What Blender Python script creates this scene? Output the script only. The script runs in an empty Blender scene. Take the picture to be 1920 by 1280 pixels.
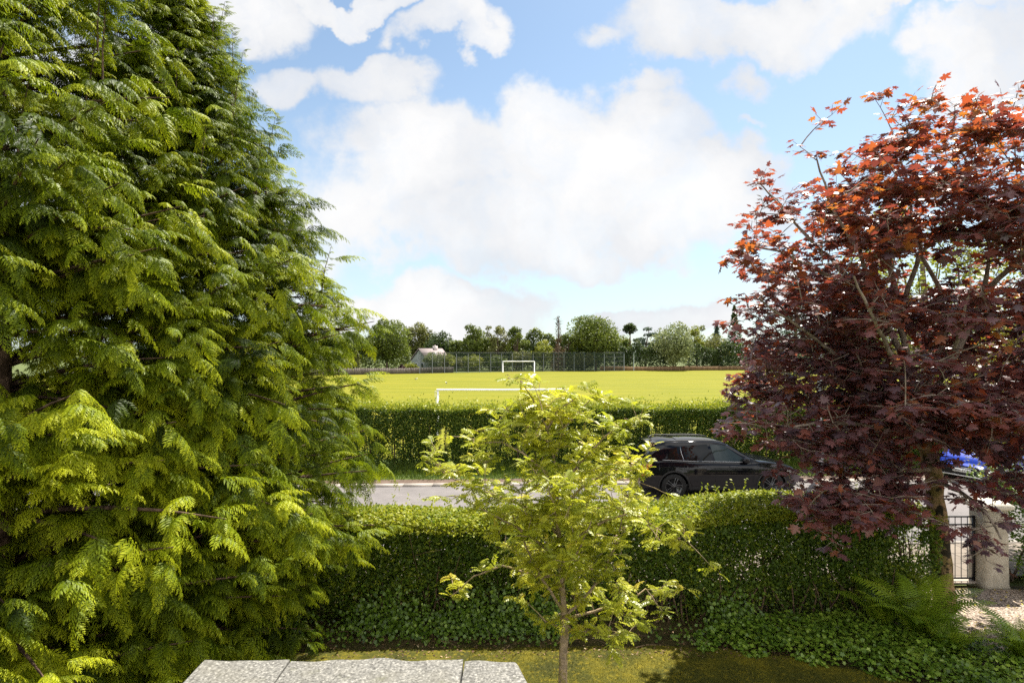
import bpy, math, random
import numpy as np
from mathutils import Vector, Matrix

rng = np.random.default_rng(11)
random.seed(11)
R = math.radians
scene = bpy.context.scene
COL = scene.collection

# ------------------------------------------------------------------ camera
FPX, HZN, EYE = 1100.0, 660.0, 4.2           # focal length and horizon row in photograph pixels, eye height
cam_d = bpy.data.cameras.new("camera")
cam_d.sensor_width = 36.0
cam_d.lens = 36.0 * FPX / 1920.0
cam_d.shift_y = (HZN - 640.0) / 1920.0
cam_d.clip_start, cam_d.clip_end = 0.05, 5000
cam = bpy.data.objects.new("camera", cam_d)
cam.location = (0, 0, EYE)
cam.rotation_euler = (R(90), 0, 0)
COL.objects.link(cam)
scene.camera = cam

# ------------------------------------------------------------------ light
SUN_AZ, SUN_EL = R(36), R(57)                # azimuth from +Y towards +X
sd = Vector((math.cos(SUN_EL) * math.sin(SUN_AZ), math.cos(SUN_EL) * math.cos(SUN_AZ), math.sin(SUN_EL)))
sl = bpy.data.lights.new("sun", 'SUN')
sl.energy = 5.0
sl.angle = R(0.5)
sl.color = (1.0, 0.95, 0.86)
so = bpy.data.objects.new("sun", sl)
so.rotation_euler = sd.to_track_quat('Z', 'Y').to_euler()
so.location = (20, 20, 40)
COL.objects.link(so)

scene.view_settings.view_transform = 'Standard'
scene.view_settings.look = 'None'
scene.view_settings.exposure = 1.4
scene.view_settings.gamma = 1.0
scene.view_settings.use_curve_mapping = False
scene.cycles.use_denoising = False
scene.cycles.max_bounces = 6
scene.cycles.diffuse_bounces = 3
scene.cycles.glossy_bounces = 2
scene.cycles.transmission_bounces = 4
scene.cycles.transparent_max_bounces = 12
scene.cycles.sample_clamp_indirect = 4.0


class NT:
    """small helper round a node tree"""
    def __init__(self, tree):
        self.t = tree

    def n(self, kind, **kw):
        nd = self.t.nodes.new(kind)
        for k, v in kw.items():
            setattr(nd, k, v)
        return nd

    def put(self, sock, v):
        if hasattr(v, 'is_output'):
            self.t.links.new(v, sock)
        else:
            sock.default_value = v

    def math(self, op, a, b=0.0, c=None, clamp=False):
        nd = self.n('ShaderNodeMath', operation=op, use_clamp=clamp)
        self.put(nd.inputs[0], a)
        self.put(nd.inputs[1], b)
        if c is not None:
            self.put(nd.inputs[2], c)
        return nd.outputs[0]

    def vmath(self, op, a, b=None, scale=None):
        nd = self.n('ShaderNodeVectorMath', operation=op)
        self.put(nd.inputs[0], a)
        if b is not None:
            self.put(nd.inputs[1], b)
        if scale is not None:
            self.put(nd.inputs[3], scale)
        return nd.outputs['Value'] if op in ('DOT_PRODUCT', 'LENGTH') else nd.outputs[0]

    def noise(self, vec, scale, detail=4.0, rough=0.55, out='Fac'):
        nd = self.n('ShaderNodeTexNoise')
        if vec is not None:
            self.put(nd.inputs['Vector'], vec)
        nd.inputs['Scale'].default_value = scale
        nd.inputs['Detail'].default_value = detail
        nd.inputs['Roughness'].default_value = rough
        return nd.outputs[out]

    def ramp(self, fac, stops, interp='LINEAR'):
        nd = self.n('ShaderNodeValToRGB')
        nd.color_ramp.interpolation = interp
        el = nd.color_ramp.elements
        while len(el) < len(stops):
            el.new(0.5)
        for e, (p, c) in zip(el, stops):
            e.position = p
            e.color = (c, c, c, 1) if isinstance(c, (int, float)) else (*c, 1)
        self.put(nd.inputs[0], fac)
        return nd.outputs[0]

    def mix(self, fac, a, b, blend='MIX'):
        nd = self.n('ShaderNodeMix', data_type='RGBA', blend_type=blend)
        self.put(nd.inputs[0], fac)
        for s, v in ((nd.inputs[6], a), (nd.inputs[7], b)):
            self.put(s, (*v, 1) if isinstance(v, tuple) and len(v) == 3 else v)
        return nd.outputs[2]

    def smooth(self, v, lo, hi):
        nd = self.n('ShaderNodeMapRange', interpolation_type='SMOOTHSTEP')
        self.put(nd.inputs['Value'], v)
        nd.inputs['From Min'].default_value = lo
        nd.inputs['From Max'].default_value = hi
        return nd.outputs[0]


# ------------------------------------------------------------------ sky
def build_world():
    w = bpy.data.worlds.new("World")
    scene.world = w
    w.use_nodes = True
    t = NT(w.node_tree)
    w.node_tree.nodes.clear()
    out = t.n('ShaderNodeOutputWorld')
    bg = t.n('ShaderNodeBackground')
    bg.inputs[1].default_value = 0.05
    sky = t.n('ShaderNodeTexSky', sky_type='NISHITA')
    sky.sun_disc = False
    sky.sun_elevation = SUN_EL
    sky.sun_rotation = SUN_AZ
    sky.air_density = 1.0
    sky.dust_density = 0.6
    sky.ozone_density = 1.0
    tc = t.n('ShaderNodeTexCoord').outputs['Generated']
    sp = t.n('ShaderNodeSeparateXYZ')
    t.put(sp.inputs[0], tc)
    x, y, z = sp.outputs
    yy = t.math('MAXIMUM', y, 0.08)
    cb = t.n('ShaderNodeCombineXYZ')
    t.put(cb.inputs[0], t.math('DIVIDE', x, yy))
    t.put(cb.inputs[1], t.math('DIVIDE', z, yy))
    uv = cb.outputs[0]                       # where the direction meets an upright plane to the north
    half = (0.5, 0.5, 0.5)
    w1 = t.vmath('SCALE', t.vmath('SUBTRACT', t.noise(uv, 4.0, 3.0, 0.5, 'Color'), half), scale=0.24)
    w2 = t.vmath('SCALE', t.vmath('SUBTRACT', t.noise(uv, 15.0, 4.0, 0.6, 'Color'), half), scale=0.09)
    q = t.vmath('ADD', uv, t.vmath('ADD', w1, w2))
    # heaps of cumulus: centre and half size in photograph pixels, weight
    heaps = [(440, 20, 170, 85, 1), (720, 0, 230, 30, 1), (830, 60, 110, 40, .8), (895, 100, 55, 30, .7),
             (690, 150, 125, 52, .8), (545, 165, 75, 52, .75), (800, 290, 250, 120, 1), (1080, 270, 290, 118, 1),
             (1180, 380, 330, 120, 1), (1000, 430, 400, 85, .95), (720, 370, 140, 70, .7), (1330, 330, 150, 90, .8), (1410, 290, 70, 60, .55),
             (1400, 30, 280, 78, 1), (1720, 0, 330, 42, 1), (1110, 55, 60, 40, .5), (1215, 150, 55, 38, .5),
             (1390, 135, 75, 28, .42), (1880, 140, 200, 125, 1), (1750, 95, 90, 40, .6), (850, 585, 190, 78, 1),
             (710, 590, 150, 56, 1), (1310, 590, 150, 42, .8), (1160, 590, 110, 24, .6), (1600, 560, 200, 60, .8),
             (520, 480, 160, 140, .5), (100, 200, 300, 200, .9), (1420, 210, 40, 12, .3), (2400, 300, 350, 200, .9),
             (-500, 350, 400, 160, .9), (200, -500, 500, 220, .9), (1500, -600, 600, 250, .9)]
    m = None
    for cx, cy, a, b, k in heaps:
        c = ((cx - 960) / FPX, (HZN - cy) / FPX, 0)
        d = t.vmath('MULTIPLY', t.vmath('SUBTRACT', q, c), (FPX / a, FPX / b, 0))
        e = t.math('MULTIPLY_ADD', t.vmath('DOT_PRODUCT', d, d), -k, k)
        m = e if m is None else t.math('SMOOTH_MAX', m, e, 0.25)
    fb = t.noise(uv, 7.0, 8.0, 0.6)
    dens = t.math('ADD', m, t.math('MULTIPLY', t.math('SUBTRACT', fb, 0.5), 1.7))
    mask_f = t.smooth(dens, -0.12, 0.48)
    back = t.smooth(t.noise(tc, 2.6, 7.0, 0.58), 0.40, 0.54)
    infront = t.smooth(y, 0.08, 0.25)
    mk = t.n('ShaderNodeMix', data_type='FLOAT')
    t.put(mk.inputs[0], infront)
    t.put(mk.inputs[2], back)
    t.put(mk.inputs[3], mask_f)
    mask = t.math('MULTIPLY', mk.outputs[0], t.math('MULTIPLY_ADD', t.smooth(t.noise(q, 9.0, 6.0, 0.6), 0.3, 0.6), 0.18, 0.82))
    sh = t.noise(q, 3.2, 5.0, 0.5)
    tone = t.math('ADD', t.math('MULTIPLY', t.smooth(dens, 0.1, 1.1), 0.35), t.math('MULTIPLY', t.smooth(sh, 0.35, 0.62), 0.65))
    cloud = t.mix(tone, (6.0, 6.2, 6.55), (7.8, 7.75, 7.7))
    # thin veil that whitens the sky low down
    veil = t.math('MULTIPLY', t.smooth(z, 0.5, 0.0), 0.45)
    hs = t.n('ShaderNodeHueSaturation')
    hs.inputs['Saturation'].default_value = 0.82
    hs.inputs['Value'].default_value = 1.15
    t.put(hs.inputs['Color'], sky.outputs[0])
    blue = t.mix(1.0, hs.outputs[0], (0.92, 1.06, 1.10), 'MULTIPLY')
    blue = t.mix(veil, blue, (6.1, 6.75, 7.2))
    # unseen clouds behind and overhead, made brighter than those ahead to lift the shade
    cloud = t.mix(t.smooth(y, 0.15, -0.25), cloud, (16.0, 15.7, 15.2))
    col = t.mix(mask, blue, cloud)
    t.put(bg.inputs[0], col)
    t.put(out.inputs[0], bg.outputs[0])


build_world()


# ------------------------------------------------------------------ materials
def new_mat(name):
    m = bpy.data.materials.new(name)
    m.use_nodes = True
    m.node_tree.nodes.clear()
    t = NT(m.node_tree)
    out = t.n('ShaderNodeOutputMaterial')
    return m, t, out


def principled(t, col, rough=0.6, spec=0.5, metal=0.0, coat=0.0):
    p = t.n('ShaderNodeBsdfPrincipled')
    t.put(p.inputs['Base Color'], (*col, 1) if isinstance(col, tuple) and len(col) == 3 else col)
    t.put(p.inputs['Roughness'], rough)
    t.put(p.inputs['Specular IOR Level'], spec)
    p.inputs['Metallic'].default_value = metal
    p.inputs['Coat Weight'].default_value = coat
    p.inputs['Coat Roughness'].default_value = 0.03
    return p


def plain(name, col, rough=0.6, spec=0.5, metal=0.0, coat=0.0, vary=0.0, scale=20.0):
    m, t, out = new_mat(name)
    c = col
    if vary:
        tc = t.n('ShaderNodeTexCoord').outputs['Object']
        f = t.noise(tc, scale, 5.0, 0.6)
        c = t.mix(f, tuple(v * (1 - vary) for v in col), tuple(min(1, v * (1 + vary)) for v in col))
    p = principled(t, c, rough, spec, metal, coat)
    t.put(out.inputs[0], p.outputs[0])
    return m


def leaf(name, stops, trans_stops=None, trans=0.35, rough=0.42, spec=0.4):
    """leaf blade: glossy reflecting side plus light passing through; colour by the 'tint' each leaf carries"""
    m, t, out = new_mat(name)
    a = t.n('ShaderNodeAttribute', attribute_name='tint').outputs['Fac']
    c = t.ramp(a, stops)
    p = principled(t, c, rough, spec)
    tr = t.n('ShaderNodeBsdfTranslucent')
    t.put(tr.inputs[0], t.ramp(a, trans_stops) if trans_stops else c)
    mx = t.n('ShaderNodeMixShader')
    mx.inputs[0].default_value = trans
    t.put(mx.inputs[1], p.outputs[0])
    t.put(mx.inputs[2], tr.outputs[0])
    t.put(out.inputs[0], mx.outputs[0])
    return m


def bark(name, c1, c2, scale=14.0, c3=None, lo=0.4, hi=0.6):
    m, t, out = new_mat(name)
    tc = t.n('ShaderNodeTexCoord').outputs['Object']
    f = t.noise(tc, scale, 6.0, 0.65)
    c = t.mix(t.smooth(f, lo, hi), c1, c2)
    if c3:
        c = t.mix(t.smooth(t.noise(tc, scale * 0.8, 5.0, 0.65), 0.5, 0.58), c, c3)
    p = principled(t, c, 0.85, 0.2)
    b = t.n('ShaderNodeBump')
    b.inputs['Strength'].default_value = 0.6
    b.inputs['Distance'].default_value = 0.02
    t.put(b.inputs['Height'], t.noise(tc, scale * 3, 5.0, 0.6))
    t.put(p.inputs['Normal'], b.outputs[0])
    t.put(out.inputs[0], p.outputs[0])
    return m


def ground_mat(name, stops, scale, stretch=(1, 1, 1), rough=0.9, bump=0.3, bscale=60, bdist=0.02, fine=None, spec=0.2):
    m, t, out = new_mat(name)
    tc = t.n('ShaderNodeTexCoord').outputs['Object']
    v = t.vmath('MULTIPLY', tc, stretch)
    f = t.noise(v, scale, 6.0, 0.62)
    c = t.ramp(f, stops)
    if fine:
        g = t.noise(tc, fine[0], 3.0, 0.6)
        c = t.mix(t.math('MULTIPLY', t.smooth(g, fine[1], fine[2]), fine[4]), c, fine[3])
    p = principled(t, c, rough, spec)
    b = t.n('ShaderNodeBump')
    b.inputs['Strength'].default_value = bump
    b.inputs['Distance'].default_value = bdist
    t.put(b.inputs['Height'], t.noise(tc, bscale, 4.0, 0.6))
    t.put(p.inputs['Normal'], b.outputs[0])
    t.put(out.inputs[0], p.outputs[0])
    return m


# ------------------------------------------------------------------ mesh building
class MB:
    """collects triangles and quads with one 'tint' per vertex; build() links them as ONE mesh object"""
    def __init__(self):
        self.v, self.t, self.f3, self.f4, self.n = [], [], [], [], 0

    def add(self, v, f, tint=0.5):
        v = np.asarray(v, np.float32).reshape(-1, 3)
        f = np.asarray(f, np.int64)
        self.v.append(v)
        self.t.append(np.broadcast_to(np.asarray(tint, np.float32), (len(v),)))
        (self.f3 if f.shape[1] == 3 else self.f4).append(f + self.n)
        self.n += len(v)

    def inst(self, tv, tf, M, pos, tint):
        """template verts (k,3), faces; M (m,3,3) rows are the images of x, y, z; pos (m,3); tint (m,) or (m,k)"""
        m, k = len(pos), len(tv)
        if not m:
            return
        v = np.einsum('kj,mjc->mkc', tv, M) + pos[:, None, :]
        f = (np.asarray(tf)[None] + (np.arange(m) * k)[:, None, None]).reshape(-1, np.asarray(tf).shape[1])
        tint = np.asarray(tint, np.float32)
        if tint.ndim == 1:
            tint = np.repeat(tint, k)
        self.add(v.reshape(-1, 3), f, tint.reshape(-1))

    def box(self, a, b, tint=0.5, rot=None, bevel=0.0):
        (x0, y0, z0), (x1, y1, z1) = a, b
        if bevel:
            d = bevel
            pts, idx = [], []
            c = [(x0, y0), (x1, y0), (x1, y1), (x0, y1)]
            i = [(x0 + d, y0 + d), (x1 - d, y0 + d), (x1 - d, y1 - d), (x0 + d, y1 - d)]
            for ring, zz in ((i, z0), (c, z0 + d), (c, z1 - d), (i, z1)):
                pts += [(p[0], p[1], zz) for p in ring]
            for r in range(3):
                for k in range(4):
                    idx.append((r * 4 + k, r * 4 + (k + 1) % 4, r * 4 + 4 + (k + 1) % 4, r * 4 + 4 + k))
            idx += [(3, 2, 1, 0), (12, 13, 14, 15)]
        else:
            pts = [(x0, y0, z0), (x1, y0, z0), (x1, y1, z0), (x0, y1, z0), (x0, y0, z1), (x1, y0, z1), (x1, y1, z1), (x0, y1, z1)]
            idx = [(3, 2, 1, 0), (4, 5, 6, 7), (0, 1, 5, 4), (1, 2, 6, 5), (2, 3, 7, 6), (3, 0, 4, 7)]
        pts = np.array(pts, float)
        if rot is not None:
            pts = pts @ np.array(rot).T
        self.add(pts, idx, tint)

    def tube(self, path, rad, sides=6, tint=0.5, cap=True):
        path = np.asarray(path, float)
        n = len(path)
        rad = np.broadcast_to(np.asarray(rad, float), (n,))
        tan = np.gradient(path, axis=0)
        tan /= np.linalg.norm(tan, axis=1)[:, None] + 1e-9
        ref = np.array([0, 0, 1.0]) if abs(tan[0][2]) < 0.9 else np.array([1.0, 0, 0])
        a = np.cross(tan, ref)
        a /= np.linalg.norm(a, axis=1)[:, None] + 1e-9
        b = np.cross(tan, a)
        th = np.arange(sides) * 2 * np.pi / sides
        ring = np.cos(th)[None, :, None] * a[:, None, :] + np.sin(th)[None, :, None] * b[:, None, :]
        v = path[:, None, :] + ring * rad[:, None, None]
        i = np.arange(n - 1)[:, None] * sides
        k = np.arange(sides)[None]
        k2 = (k + 1) % sides
        f = np.stack([i + k, i + k2, i + sides + k2, i + sides + k], -1).reshape(-1, 4)
        base = self.n
        self.add(v.reshape(-1, 3), f, tint)
        if cap:
            for off, c in ((0, path[0]), ((n - 1) * sides, path[-1])):
                ci = self.n
                self.add([c], np.zeros((0, 3), int), tint)
                self.f3.append(np.array([(base + off + j, base + off + (j + 1) % sides, ci) for j in range(sides)]))

    def lathe(self, prof, sides=16, axis='z', centre=(0, 0, 0), tint=0.5):
        th = np.arange(sides) * 2 * np.pi / sides
        v = np.array([[(r * math.cos(a), r * math.sin(a), h) for a in th] for r, h in prof])
        if axis == 'y':
            v = v[..., [0, 2, 1]]
        v = v + np.array(centre)
        n = len(prof)
        f = [(i * sides + k, i * sides + (k + 1) % sides, (i + 1) * sides + (k + 1) % sides, (i + 1) * sides + k) for i in range(n - 1) for k in range(sides)]
        self.add(v.reshape(-1, 3), f, tint)

    def build(self, name, mat, parent=None, smooth=False, origin=None):
        v = np.concatenate(self.v)
        if origin is not None:
            v = v - np.array(origin, np.float32)
        tint = np.concatenate(self.t)
        f3 = np.concatenate(self.f3) if self.f3 else np.zeros((0, 3), int)
        f4 = np.concatenate(self.f4) if self.f4 else np.zeros((0, 4), int)
        me = bpy.data.meshes.new(name)
        me.vertices.add(len(v))
        me.vertices.foreach_set('co', v.astype(np.float32).ravel())
        li = np.concatenate([f4.ravel(), f3.ravel()]).astype(np.int32)
        me.loops.add(len(li))
        me.loops.foreach_set('vertex_index', li)
        n4, n3 = len(f4), len(f3)
        me.polygons.add(n4 + n3)
        st = np.concatenate([np.arange(n4) * 4, n4 * 4 + np.arange(n3) * 3]).astype(np.int32)
        me.polygons.foreach_set('loop_start', st)
        if smooth:
            me.polygons.foreach_set('use_smooth', np.ones(n4 + n3, bool))
        me.update(calc_edges=True)
        at = me.attributes.new('tint', 'FLOAT', 'POINT')
        at.data.foreach_set('value', tint.astype(np.float32))
        me.materials.append(mat)
        o = bpy.data.objects.new(name, me)
        COL.objects.link(o)
        if origin is not None:
            o.location = origin
        if parent is not None:
            o.parent = parent
        return o


def tag(o, label, cat, group=None, kind=None):
    o['label'] = label
    if cat:
        o['category'] = cat
    if group:
        o['group'] = group
    if kind:
        o['kind'] = kind
    return o


def empty(name, loc, label, cat, group=None, rz=0.0):
    o = bpy.data.objects.new(name, None)
    o.empty_display_size = 0.2
    COL.objects.link(o)
    o.location = loc
    o.rotation_euler = (0, 0, rz)
    return tag(o, label, cat, group)


def norm(a):
    return a / (np.linalg.norm(a, axis=-1, keepdims=True) + 1e-9)


def frames(d, up):
    """(m,3,3): rows are local x (= d), y, z (towards up)"""
    x = norm(d)
    z = norm(up - (up * x).sum(-1, keepdims=True) * x)
    y = np.cross(z, x)
    return np.stack([x, y, z], 1)


def rand_dir(m):
    return norm(rng.normal(size=(m, 3)))


def px(x, y, Y):
    """the point at distance Y that stands at photograph pixel x, y"""
    return np.array([(x - 960) * Y / FPX, Y, EYE - (y - HZN) * Y / FPX])


def vnoise(p, scale, seed=0):
    """cheap smooth 3D value noise for clumping, 0..1"""
    p = np.asarray(p) * scale + seed * 17.3
    i = np.floor(p).astype(np.int64)
    f = p - i
    f = f * f * (3 - 2 * f)
    out = 0
    for dx in (0, 1):
        for dy in (0, 1):
            for dz in (0, 1):
                h = (i[..., 0] + dx) * 374761393 + (i[..., 1] + dy) * 668265263 + (i[..., 2] + dz) * 2147483647 + seed * 1013
                h = (h ^ (h >> 13)) * 1274126177
                h = ((h ^ (h >> 16)) & 0xffff) / 65535.0
                w = (f[..., 0] if dx else 1 - f[..., 0]) * (f[..., 1] if dy else 1 - f[..., 1]) * (f[..., 2] if dz else 1 - f[..., 2])
                out = out + h * w
    return out


# leaf templates ---------------------------------------------------
KITE_V = np.array([(0, 0, 0), (0.45, 0.3, 0.07), (1, 0, -0.05), (0.45, -0.3, 0.07)], float)
KITE_F = np.array([(0, 3, 2, 1)])
FOLD_F = np.array([(0, 2, 1), (0, 3, 2)])

# ------------------------------------------------------------------ ground, field, road
M_ground = ground_mat('rough_ground', [(0.3, (0.05, 0.065, 0.02)), (0.7, (0.10, 0.12, 0.03))], 0.6)
mb = MB()
ys = [(-150, -.02), (21.2, -.02), (24.0, -.32), (60, -.32), (400, -.32), (3000, -.32)]
for (y0, z0), (y1, z1) in zip(ys, ys[1:]):
    mb.add([(-2500, y0, z0), (2500, y0, z0), (2500, y1, z1), (-2500, y1, z1)], [(0, 1, 2, 3)])
tag(mb.build('ground', M_ground), 'rough grassy ground under the whole place', None, kind='structure')


def field_material():
    m, t, out = new_mat('pitch_grass')
    tc = t.n('ShaderNodeTexCoord').outputs['Object']
    v = t.vmath('MULTIPLY', tc, (0.35, 1.0, 1.0))
    f = t.noise(v, 0.22, 7.0, 0.66)
    c = t.ramp(f, [(0.3, (0.125, 0.130, 0.006)), (0.5, (0.155, 0.150, 0.007)), (0.7, (0.185, 0.165, 0.010))])
    f2 = t.noise(t.vmath('MULTIPLY', tc, (0.25, 1.0, 1)), 2.2, 5.0, 0.7)
    c = t.mix(t.math('MULTIPLY', t.smooth(f2, 0.45, 0.72), 0.7), c, (0.11, 0.118, 0.007))
    f3 = t.noise(t.vmath('MULTIPLY', tc, (0.3, 1.0, 1)), 9.0, 3.0, 0.7)
    c = t.mix(t.math('MULTIPLY', t.smooth(f3, 0.5, 0.75), 0.45), c, (0.20, 0.175, 0.02))
    sx = t.n('ShaderNodeSeparateXYZ')
    t.put(sx.inputs[0], tc)
    stripe = t.smooth(t.math('SINE', t.math('MULTIPLY', t.math('ADD', sx.outputs[1], t.math('MULTIPLY', t.noise(tc, .15, 2, .5), 1.5)), 1.15)), -0.3, 0.3)
    c = t.mix(t.math('MULTIPLY', stripe, 0.24), c, (0.085, 0.10, 0.006))
    # bare earth worn in front of the goals
    for gx_, gy_, rx_, ry_ in ((-.5, 34.5, 4.0, 2.0), (1.5, 128.0, 5.0, 3.5)):
        dd = t.vmath('MULTIPLY', t.vmath('SUBTRACT', tc, (gx_, gy_, 0)), (1 / rx_, 1 / ry_, 0))
        k = t.smooth(t.math('ADD', t.vmath('LENGTH', dd), t.math('MULTIPLY', t.noise(tc, 1.5, 4, .6), .8)), 1.5, .8)
        c = t.mix(t.math('MULTIPLY', k, 0.35), c, (0.17, 0.12, 0.05))
    p = principled(t, c, 0.9, 0.1)
    t.put(out.inputs[0], p.outputs[0])
    return m


FENCE = [(-95, 92), (-31, 116.5), (2, 136.5), (58, 146), (120, 150)]


def fence_y(x):
    return float(np.interp(x, [p[0] for p in FENCE], [p[1] for p in FENCE]))


mb = MB()
xs = np.linspace(-95, 120, 44)
for x0, x1 in zip(xs, xs[1:]):
    mb.add([(x0, 23.9, -.312), (x1, 23.9, -.312), (x1, fence_y(x1) - .2, -.28), (x0, fence_y(x0) - .2, -.28)], [(0, 1, 2, 3)])
tag(mb.build('field', field_material()), 'sunlit mown grass playing field', None, kind='structure')

SL = 0.045                                     # the road runs a little away to the right


def strip(name, y0, y1, z0, z1, mat, x0=-60.0, x1=60.0, label=None, n=40):
    """flat strip along the road, y measured at x = 0"""
    mb = MB()
    xx = np.linspace(x0, x1, n)
    for a, b in zip(xx, xx[1:]):
        mb.add([(a, y0 + SL * a, z0), (b, y0 + SL * b, z0), (b, y1 + SL * b, z1), (a, y1 + SL * a, z1)], [(0, 1, 2, 3)])
    return tag(mb.build(name, mat), label, None, kind='structure')


M_asph = ground_mat('pale_asphalt', [(0.35, (0.115, 0.105, 0.102)), (0.65, (0.155, 0.14, 0.135))], 1.2, fine=(70, 0.5, 0.7, (0.25, 0.23, 0.215), 0.6), bump=0.3, bscale=120)
M_kerb = ground_mat('kerb_stone', [(0.3, (0.25, 0.22, 0.19)), (0.7, (0.34, 0.30, 0.26))], 3.0, bump=0.3, bscale=40)
M_dirt = ground_mat('bare_dirt', [(0.3, (0.075, 0.05, 0.036)), (0.7, (0.13, 0.09, 0.068))], 2.5, fine=(30, 0.55, 0.7, (0.2, 0.15, 0.11), 0.6))
M_verge = ground_mat('verge_turf', [(0.3, (0.03, 0.05, 0.008)), (0.7, (0.07, 0.10, 0.012))], 3.0)
strip('road', 12.3, 18.46, 0.0, 0.0, M_asph, label='pale worn asphalt road between the two hedges')


def kerb(name, y0, y1, label, hk=.11):
    mb = MB()
    x = -40.0
    while x < 40:
        a, b = x, x + 0.905
        j = rng.normal(0, 0.0008)
        v = [(a, y0 + SL * a, -0.02), (b, y0 + SL * b, -0.02), (b, y1 + SL * b, -0.02), (a, y1 + SL * a, -0.02),
             (a, y0 + .01 + SL * a, hk + j), (b, y0 + .01 + SL * b, hk + j), (b, y1 + SL * b, hk + j), (a, y1 + SL * a, hk + j)]
        mb.add(v, [(4, 5, 6, 7), (0, 1, 5, 4), (1, 2, 6, 5), (2, 3, 7, 6), (3, 0, 4, 7)])
        x += 0.915
    tag(mb.build(name, M_kerb), label, None, kind='structure')


kerb('kerb', 18.45, 18.72, 'pale kerb stones along the far side of the road', .055)
strip('dirt_path', 18.72, 19.05, 0.05, 0.098, M_dirt, label='strip of bare dirt behind the far kerb')
strip('verge', 19.05, 22.6, 0.10, 0.10, M_verge, label='grass verge under the far hedge')
kerb('kerb', 12.15, 12.3, 'kerb stones along the near pavement')


def paving_material():
    m, t, out = new_mat('paving_slabs')
    tc = t.n('ShaderNodeTexCoord').outputs['Object']
    b = t.n('ShaderNodeTexBrick')
    t.put(b.inputs['Vector'], tc)
    b.inputs['Color1'].default_value = (0.17, 0.14, 0.11, 1)
    b.inputs['Color2'].default_value = (0.23, 0.19, 0.15, 1)
    b.inputs['Mortar'].default_value = (0.05, 0.04, 0.03, 1)
    b.inputs['Scale'].default_value = 1.0
    b.inputs['Mortar Size'].default_value = 0.012
    b.inputs['Brick Width'].default_value = 0.9
    b.inputs['Row Height'].default_value = 0.6
    c = t.mix(t.math('MULTIPLY', t.noise(tc, 8, 5, 0.6), 0.6), b.outputs[0], (0.13, 0.105, 0.08))
    p = principled(t, c, 0.85, 0.2)
    t.put(out.inputs[0], p.outputs[0])
    return m


strip('pavement', 10.35, 12.15, 0.095, 0.095, paving_material(), label='tan slab pavement beyond the garden gate')

M_bed = ground_mat('bed_soil', [(0.3, (0.022, 0.018, 0.006)), (0.5, (0.05, 0.045, 0.010)), (0.7, (0.075, 0.05, 0.025))], 4.0, fine=(40, 0.56, 0.7, (0.17, 0.12, 0.06), 0.7), bump=0.8, bscale=40, bdist=0.03)
mb = MB()
gx = np.linspace(-12, 13, 80)
gy = np.linspace(5.0, 10.5, 30)
G = np.array([[(x, y, 0.012 + 0.05 * vnoise(np.array([x, y, 0.]), 2.0, 3)) for x in gx] for y in gy])
nx = len(gx)
mb.add(G.reshape(-1, 3), [(j * nx + i, j * nx + i + 1, j * nx + nx + i + 1, j * nx + nx + i) for j in range(len(gy) - 1) for i in range(nx - 1)])
tag(mb.build('soil_bed', M_bed, smooth=True), 'dark soil bed under the garden hedge', None, kind='structure')

M_lawn = ground_mat('mossy_lawn', [(0.3, (0.026, 0.028, 0.003)), (0.5, (0.050, 0.050, 0.003)), (0.68, (0.12, 0.10, 0.005))], 1.6, fine=(22, 0.5, 0.7, (0.20, 0.155, 0.008), 0.6), bump=0.6, bscale=70)


def lawn_edge(x):
    """far edge of the lawn, at distance y for each x"""
    return float(np.interp(x, [-9, -2, 0.5, 2.5, 3.6, 4.6, 5.4, 6.5], [8.0, 8.15, 8.2, 8.25, 8.0, 7.6, 7.1, 6.3]))


mb = MB()
lx = np.linspace(-9, 6.4, 60)
for a, b in zip(lx, lx[1:]):
    mb.add([(a, 2.0, .07), (b, 2.0, .07), (b, lawn_edge(b) + .05 * math.sin(b * 7), .072), (a, lawn_edge(a) + .05 * math.sin(a * 7), .072)], [(0, 1, 2, 3)])
tag(mb.build('lawn', M_lawn), 'mossy yellow green lawn', None, kind='structure')


def gravel_material():
    m, t, out = new_mat('gravel')
    tc = t.n('ShaderNodeTexCoord').outputs['Object']
    v = t.n('ShaderNodeTexVoronoi')
    t.put(v.inputs['Vector'], tc)
    v.inputs['Scale'].default_value = 34
    c = t.ramp(t.math('FRACT', t.math('MULTIPLY', t.noise(v.outputs['Position'], 40, 0, 0.5), 5.0)),
               [(0.0, (0.20, 0.155, 0.115)), (0.5, (0.36, 0.285, 0.22)), (1.0, (0.50, 0.41, 0.33))])
    c = t.mix(t.smooth(v.outputs['Distance'], 0.35, 0.75), c, (0.10, 0.075, 0.055))
    p = principled(t, c, 0.9, 0.2)
    b = t.n('ShaderNodeBump')
    b.inputs['Strength'].default_value = 0.9
    b.inputs['Distance'].default_value = 0.02
    t.put(b.inputs['Height'], t.math('SUBTRACT', 1.0, v.outputs['Distance']))
    t.put(p.inputs['Normal'], b.outputs[0])
    t.put(out.inputs[0], p.outputs[0])
    return m


mb = MB()
GR = [(6.2, 10.2), (5.95, 9.4), (6.2, 8.9), (6.6, 8.4), (6.2, 7.8), (6.6, 6.6), (7.6, 5.0)]
for (ax, ay), (bx, by) in zip(GR, GR[1:]):
    mb.add([(ax, ay, .078), (12.8, ay, .078), (12.8, by, .078), (bx, by, .078)], [(0, 3, 2, 1)])
tag(mb.build('gravel_drive', gravel_material()), 'pinkish gravel drive inside the garden gate', None, kind='structure')

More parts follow.
